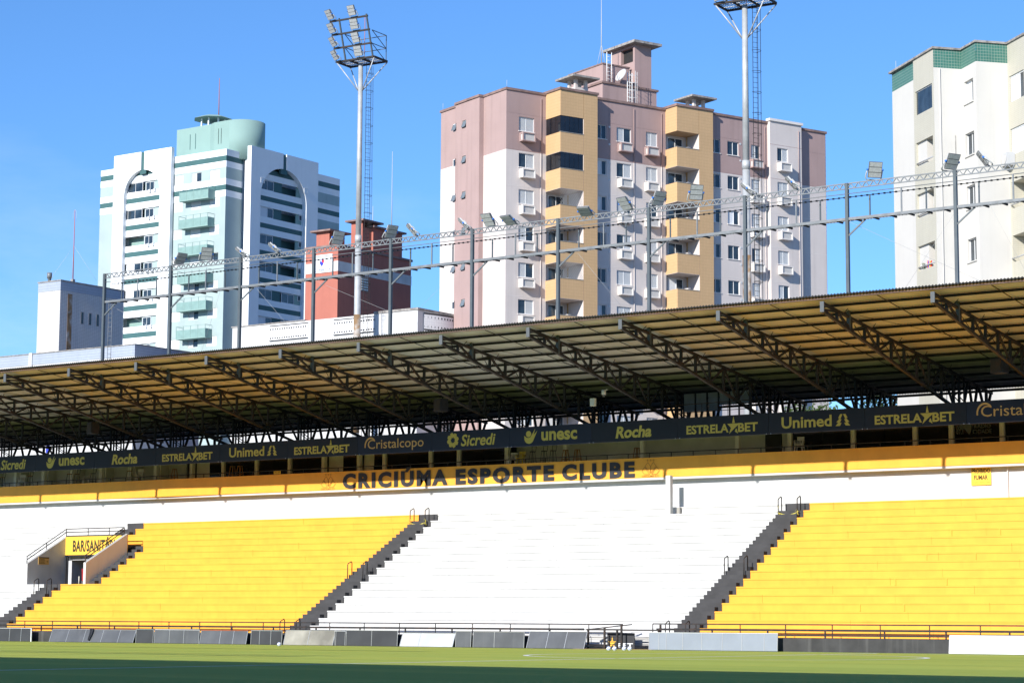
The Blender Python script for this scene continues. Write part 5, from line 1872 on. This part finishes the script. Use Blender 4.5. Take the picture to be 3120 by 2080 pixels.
MB().tube([(0, 0, 0.42), (0, 0, 0.95)], 0.24, 12).build('cowl', M['galv'], o, True)
o = empty('antenna_mast', (-151.8, 142.4, 31.3))
tag(o, 'slim guyed antenna mast on the tiled block at the far left', 'antenna')
MB().tube([(0, 0, 0), (0, 0, 6.8)], 0.055, 6, 0.03).build('pole', M['brickred'], o, True)
MB().box(-0.15, 0.15, -0.15, 0.15, 0, 0.25).build('foot', M['conc'], o, True)
for t in (20, 140, 260):
    MB().tube([(2.4 * math.cos(R(t)), 2.4 * math.sin(R(t)), 0.05), (0, 0, 3.4)], 0.009, 3).build('guy_wire', M['lampw'], o, True)
MB().tube([(0.24 * math.cos(R(t)), 0, 6.1 + 0.75 * math.sin(R(t))) for t in range(-20, 201, 20)], 0.012, 4).build('loop', M['lampw'], o, True)
ax_ = empty('low_wing', (-135.8, 134.8, GZ))
tag(ax_, 'low white building wing with a pale blue tiled parapet behind the roof', 'building')
MB().box(-175, -135.85, 134.85, 143, GZ, 22.55).build('body', M['white'], ax_)
MB().box(-175, -135.80, 134.80, 143.05, 22.553, 23.50).build('parapet', M['tile_b'], ax_)
MB().box(-175, -135.74, 134.74, 143.1, 23.5, 23.58).build('coping', M['roof_c'], ax_)
MB().box(-148.95, -148.55, 134.70, 134.82, 22.0, 23.62).build('downpipe', M['white'], ax_)
MB().box(-144.8, -143.6, 134.4, 134.84, 21.5, 22.3).build('air_conditioner', M['acgrey'], ax_)
MB().box(-142.6, -141.2, 134.4, 134.84, 21.6, 22.4).build('air_conditioner', M['lampw'], ax_)
MB().box(-146.5, -146.0, 134.83, 134.86, 14.6, 15.8).build('window', M['signblue'], ax_)

# ---------------------------------------------------------------- red building with chimneys
rd = empty('red_building', (-126.84, 151.00, GZ))  # coordinates here multiplied about the camera, moving the building farther off and larger
tag(rd, 'brick red building with three capped chimney blocks and a white band', 'building')
yR = 151.00
MB().box(-130.62, -126.80, yR, 161.68, GZ, 33.54).build('body', M['brickred'], rd)
MB().box(-130.73, -126.69, yR - 0.1, 161.79, 33.54, 33.74).build('coping', M['p_cop'], rd)
MB().box(-130.65, -126.77, yR - 0.03, 161.71, 31.28, 32.20).build('white_band', M['band_w'], rd)
MB().box(-129.56, -127.42, yR - 0.07, yR - 0.028, 31.26, 32.90).build('sign_panel', M['board_w'], rd)
putw('lettering', text_mesh('CORBETTA', 1.86, 0.26, 0.01, m=M['signblue']), rd, (-129.49, yR - 0.075, 31.39))
putw('logo', flat([[(0, .3), (.22, .0), (.42, .2), (.42, .55), (.24, .8), (.22, .5), (.12, .4), (.12, .62), (0, .5)]], M['signblue']), rd, (-128.89, yR - 0.076, 31.82))
putw('logo', flat([[(0.26, .4), (.5, .3), (.5, .6), (.36, .7)]], M['red']), rd, (-128.89, yR - 0.078, 31.82))
MB().box(-126.80, -126.74, 154.24, 155.32, 29.88, 31.23).build('louvre_window', M['conc'], rd)
for q in range(5):
    MB().box(-126.74, -126.69, 154.29, 155.26, 29.99 + 0.23 * q, 30.07 + 0.23 * q).build('louvre', M['alu'], rd)
for x0, x1, y0, y1, zt, cap in ((-130.51, -128.95, 152.30, 154.46, 35.29, 0.6), (-128.35, -127.01, 154.67, 156.83, 36.40, 0.6)):
    c = MB().box(x0, x1, y0, y1, 33.65, zt - 0.55).build('chimney', M['brickred'], rd)
    for a in (x0, x1 - 0.3):
        for b in (y0, y1 - 0.3):
            MB().box(a, a + 0.3, b, b + 0.3, zt - 0.55, zt).build('chimney_post', M['brickred'], c)
    MB().box(x0, x1, y0 + 0.001, y0 + 0.1, zt - 0.55, zt).build('chimney_front', M['brickred'], c)
    MB().box(x0 - cap * .7, x1 + cap * .7, y0 - cap * .7, y1 + cap * .7, zt, zt + 0.16).build('chimney_cap', M['p_cop'], c)
MB().box(-128.78, -126.80, 155.97, 160.28, 33.65, 35.97).build('tank_room', M['brickred'], rd)
MB().box(-128.89, -126.52, 155.75, 160.60, 35.97, 36.13).build('coping', M['p_cop'], rd)
for x, y, z0, z1, lab in ((-127.06, 158.99, 36.13, 43.68, 'thin grey lightning mast right of the left floodlight mast'), (-127.92, 157.26, 36.13, 38.29, 'short antenna with red light on the red building')):
    o = MB().tube([(x, y, z0), (x, y, z1)], 0.045, 5, 0.02).build('antenna_mast', M['lampw'])
    tag(o, lab, 'antenna')

# ---------------------------------------------------------------- white building with black tile dots
dt = empty('white_building', (-119.28, 139.51, GZ))  # scaled about the camera to clear the left mast, baked into these coordinates
tag(dt, 'long white building with rows of black tile dots in front of the red one', 'building')
MB().box(-128.86, -108.68, 139.51, 150.70, GZ, 24.97).build('body', M['white'], dt)
MB().box(-128.95, -120.66, 139.44, 150.70, 24.97, 25.06).build('coping', M['roof_c'], dt)
MB().box(-113.21, -108.61, 139.44, 150.80, 24.97, 25.16).build('coping', M['roof_c'], dt)
for x0, x1 in ((-124.53, -120.26), (-117.45, -113.12)):
    pn = MB().box(x0, x1, 139.44, 139.51, 23.48, 24.81).build('tile_panel', M['tile_s'], dt)
    dots = MB()
    x = x0 + 0.06
    while x < x1 - 0.1:
        for z in (23.66, 24.42):
            dots.box(x, x + 0.13, 139.42, 139.44, z, z + 0.13)
        x += 0.26
    dots.box(x0, x1, 139.42, 139.44, 24.73, 24.81).box(x0, x1, 139.42, 139.44, 23.48, 23.56)
    tag(dots.build('black_tiles', M['tile_k'], dt), kind='stuff')
cvp = [(-108.63 + 0.5 * math.sin(math.pi * q / 16), 140.26 + 5.6 * q / 16) for q in range(17)]
cv = MB()
for (xa_, ya_), (xb_, yb2) in zip(cvp, cvp[1:]):
    cv.sm |= {len(cv.f)}
    cv.poly([(xa_, ya_, 16), (xb_, yb2, 16), (xb_, yb2, 24.81), (xa_, ya_, 24.81)])
    cv.poly([(xa_, ya_, 24.81), (xb_, yb2, 24.81), (-109.69, yb2, 24.81), (-109.69, ya_, 24.81)])
cv.build('curved_tile_front', M['tile_s'], dt)
dots = MB()
for q in range(17):
    t = q / 16
    x, y = -108.63 + 0.5 * math.sin(math.pi * t) + 0.01, 140.31 + 5.5 * t
    for z in (23.66, 24.42):
        dots.box(x - 0.02, x + 0.012, y, y + 0.14, z, z + 0.14)
for (xa_, ya_), (xb_, yb2) in zip(cvp, cvp[1:]):
    for z0, z1 in ((24.71, 24.84), (23.41, 23.52)):
        dots.poly([(xa_ + 0.015, ya_, z0), (xb_ + 0.015, yb2, z0), (xb_ + 0.015, yb2, z1), (xa_ + 0.015, ya_, z1)])
tag(dots.build('black_tiles', M['tile_k'], dt), kind='stuff')
MB().box(-110.76, -107.99, 146.22, 149.42, GZ, 24.87).build('wing', M['white'], dt)
MB().box(-110.76, -107.88, 146.12, 149.53, 24.87, 24.97).build('coping', M['roof_c'], dt)

# ---------------------------------------------------------------- block with green tile band at the right
eb = math.atan2(0.755, 0.655)
rb = empty('corner_block', (-57.43, 126.69, GZ), eb)
tag(rb, 'tall cream and white block with a dark green tile band at its top, right edge', 'building')
RT = 36.15
FR = 3.37
oz = [34.0 - FR * k for k in range(6)]
def face(ax, c, a0, a1, m_, z0, z1, holes=(), inn=1, depth=0.2, name='wall'):
    MB().wall(ax, c, a0, a1, H(z0), H(z1), [(h[0], h[1], H(h[2]), H(h[3])) for h in holes], inn, depth).build(name, M[m_], rb, True)


RB0 = 8.0
hb2 = [(0.28, 2.86, z - 1.57, z) for z in oz]
face('x', -0.10, 0.0, 3.10, 'r_cream', RB0, RT, hb2, 1, 1.4, 'bay_wall')
face('y', 3.10, -0.10, 0.0, 'r_cream', RB0, RT, (), 1)
face('x', 0.0, 3.10, 6.72, 'r_white', RB0, 34.93)
face('x', -0.004, 3.10, 6.72, 'tile_g', 34.93, RT, name='tile_band')
face('y', 0.0, -0.10, 1.80, 'r_white', RB0, 34.95)
face('y', -0.004, -0.10, 1.80, 'tile_g', 34.95, RT, name='tile_band')
hw_ = [(-1.66, -0.40, z - 1.45, z) for z in oz]
face('x', 1.80, -2.12, 0.0, 'r_white', RB0, 34.95, hw_, 1, 0.25)
face('x', 1.796, -2.12, 0.0, 'tile_g', 34.95, RT, name='tile_band')
face('y', -2.12, 1.80, 3.95, 'r_white', RB0, 34.95)
face('y', -2.124, 1.80, 3.95, 'tile_g', 34.95, RT, name='tile_band')
hb3 = [(-4.30, -2.30, z - 1.63, z + 0.04) for z in oz]
face('x', 3.95, -4.45, -2.12, 'r_cream', RB0, RT, hb3, 1, 1.4, 'bay_wall')
face('y', -4.45, 3.95, 9.0, 'r_white', RB0, RT)
MB().box(0.05, 9.0, 1.5, 6.7, H(-1.4), H(RT - 0.3)).build('core', M['r_white'], rb, True)
MB().box(2.2, 9.0, -1.9, 1.5, H(-1.4), H(RT - 0.3)).build('core', M['r_white'], rb, True)
MB().box(5.4, 9.0, -4.4, -1.9, H(-1.4), H(RT - 0.3)).build('core', M['r_white'], rb, True)
MB().box(1.35, 2.0, 0.1, 1.5, H(-1.4), H(RT - 0.3)).build('core', M['r_white'], rb, True)
for b in ((-0.2, 0.3, -0.1, 6.85), (0.3, 1.95, -0.1, 0.4), (1.7, 2.2, -2.22, -0.1), (2.2, 4.1, -2.22, -1.7), (3.85, 4.3, -4.55, -2.22), (4.3, 9.1, -4.55, -4.0)):
    MB().box(b[0], b[1], b[2], b[3], H(RT) + 0.003, H(RT) + 0.14).build('coping', M['roof_c'], rb, True)
for k, z in enumerate(oz):
    # first balcony bay
    if k == 0:
        for q in range(4):
            a = 0.30 + 0.64 * q
            MB().box(0.0, 0.012, a + 0.012, a + 0.628, H(z - 1.55), H(z - 0.05)).build('glazing', M['glass'], rb, True)
        MB().box(-0.02, 0.04, 0.28, 2.86, H(z - 0.06), H(z)).build('glazing_rail', M['frame'], rb, True)
        MB().box(0.2, 0.22, 1.5, 2.8, H(z - 1.55), H(z - 0.3)).build('curtain', M['curtain'], rb, True)
    else:
        MB().tube([(-0.06, 0.3, H(z - 1.57) + 0.22), (-0.06, 2.85, H(z - 1.57) + 0.22)], 0.045, 6).build('hand_rail', M['alu'], rb, True)
        MB().box(1.30, 1.36, 0.0, 3.0, H(z - 1.57), H(z)).build('balcony_back', M['r_white'], rb, True)
        if k == 2:
            MB().box(0.35, 0.85, 0.35, 1.35, H(z - 0.95), H(z - 0.35)).build('air_conditioner', M['acgrey'], rb, True)
    window(rb, 'panes' if k != 0 else 'curtain', 1.80 + 0.17, -0.40, H(z - 1.45), 1.26, 1.45, R(-90))
    MB().box(1.72, 1.85, -1.72, -0.34, H(z - 1.45) - 0.07, H(z - 1.45) - 0.003).build('sill', M['r_white'], rb, True)
    # second bay
    MB().box(4.9, 4.95, -4.4, -2.2, H(z - 1.6), H(z)).build('balcony_back', M['r_white'], rb, True)
    if k in (0, 1):
        for q in range(3):
            a = -4.3 + 0.66 * q
            MB().box(4.06, 4.072, a + 0.012, a + 0.65, H(z - 1.6), H(z - 0.05)).build('glazing', M['glass' if (q == 0 and k == 0) else 'curtain'], rb, True)
        MB().box(4.03, 4.10, -4.3, -2.3, H(z - 0.05), H(z + 0.03)).build('glazing_rail', M['frame'], rb, True)
    else:
        MB().tube([(3.88, -4.3, H(z - 1.6) + 0.2), (3.88, -2.3, H(z - 1.6) + 0.2)], 0.045, 6).build('hand_rail', M['alu'], rb, True)
    for q in (0.1, 1.75):
        MB().box(1.78, 1.80, -0.28, -0.18, H(z - 0.35 - q), H(z - 0.2 - q)).build('vent', M['shut'], rb, True)
MB().tube([(0.30, -0.05, H(RB0)), (0.30, -0.05, H(34.9))], 0.035, 6).build('drain_pipe', M['r_white'], rb, True)
acu = MB().box(3.4, 3.93, -2.9, -2.15, H(28.3), H(29.1)).build('air_conditioner', M['lampw'], rb, True)
MB().tube([(3.39, -2.5, H(28.7)), (3.37, -2.5, H(28.7))], 0.3, 14).build('fan', M['acgrey'], acu, True)
MB().tube([(0.2, 6.5, H(RT)), (0.2, 6.5, H(RT + 0.85))], 0.015, 4).build('lightning_rod', M['lampw'], rb, True)
lo = empty('laundry', (-57.43, 126.69, 0))
Rm = Matrix.Rotation(eb, 4, 'Z')
p = Vector((-57.43, 126.69, 0)) + Rm @ Vector((-0.02, 0.9, 0))
lo.location = (p.x, p.y, 22.2)
lo.rotation_euler = (0, 0, eb)
tag(lo, 'red, yellow and blue striped towels drying on the lowest visible balcony at right', 'laundry')
for q, (c_, y0) in enumerate((('red', 0.1), ('sign_y', 0.28), ('blue', 0.42), ('red', 0.55))):
    MB().prism([(-0.03, y0, -0.1), (-0.03, y0 + 0.16, -0.08), (0.02, y0 + 0.2, 0.5 + 0.05 * q), (0.02, y0 + 0.04, 0.55)], (0.03, 0, 0)).build('towel', M[c_], lo, True)
pl = MB()
for q in range(40):
    a, r_, z = rnd.uniform(0, 6.28), rnd.uniform(0, .22), rnd.uniform(0, .4)
    c_ = Vector((r_ * math.cos(a), 1.15 + r_ * math.sin(a), 0.1 + z))
    pl.poly([c_, c_ + Vector((0.05, 0.06, 0.05)), c_ + Vector((0.0, 0.09, 0.1))])
pl.build('pot_plant', M['leaf'], lo, True)


# ---------------------------------------------------------------- trees glimpsed through the truss gap
def tree(x, y, zt, rx, rz_, label, m_, nl):
    o = empty('tree', (x, y, GZ))
    tag(o, label, 'tree', 'trees behind the stand')
    zc = zt - rz_ - GZ
    t_ = MB().tube([(0, 0, 0), (0.15, 0.1, zc * 0.5), (0, 0, zc)], 0.28, 8, 0.12)
    for q in range(9):
        a = R(40 * q)
        t_.tube([(0, 0, zc * (0.6 + 0.04 * q)), (rx * 0.6 * math.cos(a), rx * 0.6 * math.sin(a), zc + rz_ * rnd.uniform(-.4, .6))], 0.09, 5, 0.03)
    t_.build('trunk', M['bark'], o, True)
    cr = MB()
    cl = [(rnd.uniform(-1, 1) * rx * .8, rnd.uniform(-1, 1) * rx * .8, zc + rnd.uniform(-.8, .8) * rz_, rnd.uniform(.5, 1.0)) for _ in range(26)]
    for q in range(nl):
        cx_, cy_, cz_, s = rnd.choice(cl)
        v = Vector((rnd.gauss(0, .5), rnd.gauss(0, .5), rnd.gauss(0, .45))) * s
        p = Vector((cx_, cy_, cz_)) + v
        a = Vector((rnd.uniform(-1, 1), rnd.uniform(-1, 1), rnd.uniform(-1, 1))).normalized() * 0.13
        b = a.cross(Vector((rnd.uniform(-1, 1), rnd.uniform(-1, 1), rnd.uniform(-1, 1)))).normalized() * 0.07
        cr.poly([p - a, p + b, p + a, p - b])
    cr.build('crown', M[m_], o, True)


tree(-66.5, 128.5, 13.95, 1.9, 1.6, 'bright green leafy tree below the rose building, seen under the roof', M and 'leaf', 3500)
tree(-72.6, 150.0, 17.4, 2.2, 2.4, 'darker thin tree left of the right-hand block, seen under the roof', 'leaf_d', 2600)

# ---------------------------------------------------------------- main stand behind the photographer (its roof shades the near pitch)
HS = 22.0
ms = empty('main_stand', (-60, -12, GZ))
tag(ms, 'main stand behind the photographer whose roof shades the near half of the pitch', 'grandstand')
ye = 56.0 - HS / 0.483
MB().box(-230, 120, ye - 24, ye, HS + GZ, HS + GZ + 0.6).build('roof', M['conc'], ms)
MB().box(-230, 120, ye - 24.6, ye - 24, GZ, HS + GZ + 0.6).build('rear_wall', M['conc'], ms)
for k in range(12):
    MB().box(-230, 120, -6.0 - 1.0 * k, -5.0 - 1.0 * k, GZ, GZ + 0.5 * (k + 1)).build('tier', M['conc'], ms)
for k in range(10):
    MB().box(-225 + 38 * k, -224.3 + 38 * k, -13.4, -12.7, GZ, HS + GZ).build('column', M['conc'], ms)
for zz_, hh, x1 in ((6.8, 0.28, -57.0), (8.1, 0.14, -57.0), (14.6, 0.30, -63.0)):
    MB().box(-230, x1, ye - 3.2, ye - 3.0, HS + GZ + zz_, HS + GZ + zz_ + hh).build('gantry_beam', M['galv'], ms)
x = -225.0
while x < -57:
    MB().box(x - 0.09, x + 0.09, ye - 3.2, ye - 3.02, HS + GZ + 0.6, HS + GZ + 8.2).build('gantry_post', M['galv_d'], ms)
    x += 6.1

# small camera platform with old panels and a rusty rail behind the right-centre banners
cp = empty('camera_platform', (-67.0, 115.4, 11.95))
tag(cp, 'dim camera platform of grey panels with a rusty rail under the roof, right of centre', 'platform')
for a, b in ((-69.3, -68.55), (-68.43, -67.74), (-67.58, -66.95), (-66.80, -64.75)):
    z0 = 12.75 if a < -66.9 else 13.12
    MB().box(a, b, 115.5, 115.54, z0, 13.85).build('panel', M['conc'], cp)
for x in (-68.49, -67.66, -66.87, -66.1, -65.45, -64.7):
    MB().box(x - 0.04, x + 0.04, 115.45, 115.53, 11.95, 13.9).build('post', M['steel_b'], cp)
rusty = mat('rusty_rail', (0.16, 0.075, 0.03), 0.8, 0.3, 4)
for z in (12.62, 13.12):
    MB().tube([(-69.4, 114.4, z - 0.05), (-64.0, 114.4, z + 0.02)], 0.022, 5).build('rail', rusty, cp)
for x in (-69.2, -67.4, -65.6, -64.1):
    MB().tube([(x, 114.4, 11.95), (x, 114.4, 13.12)], 0.02, 5).build('rail_post', rusty, cp)
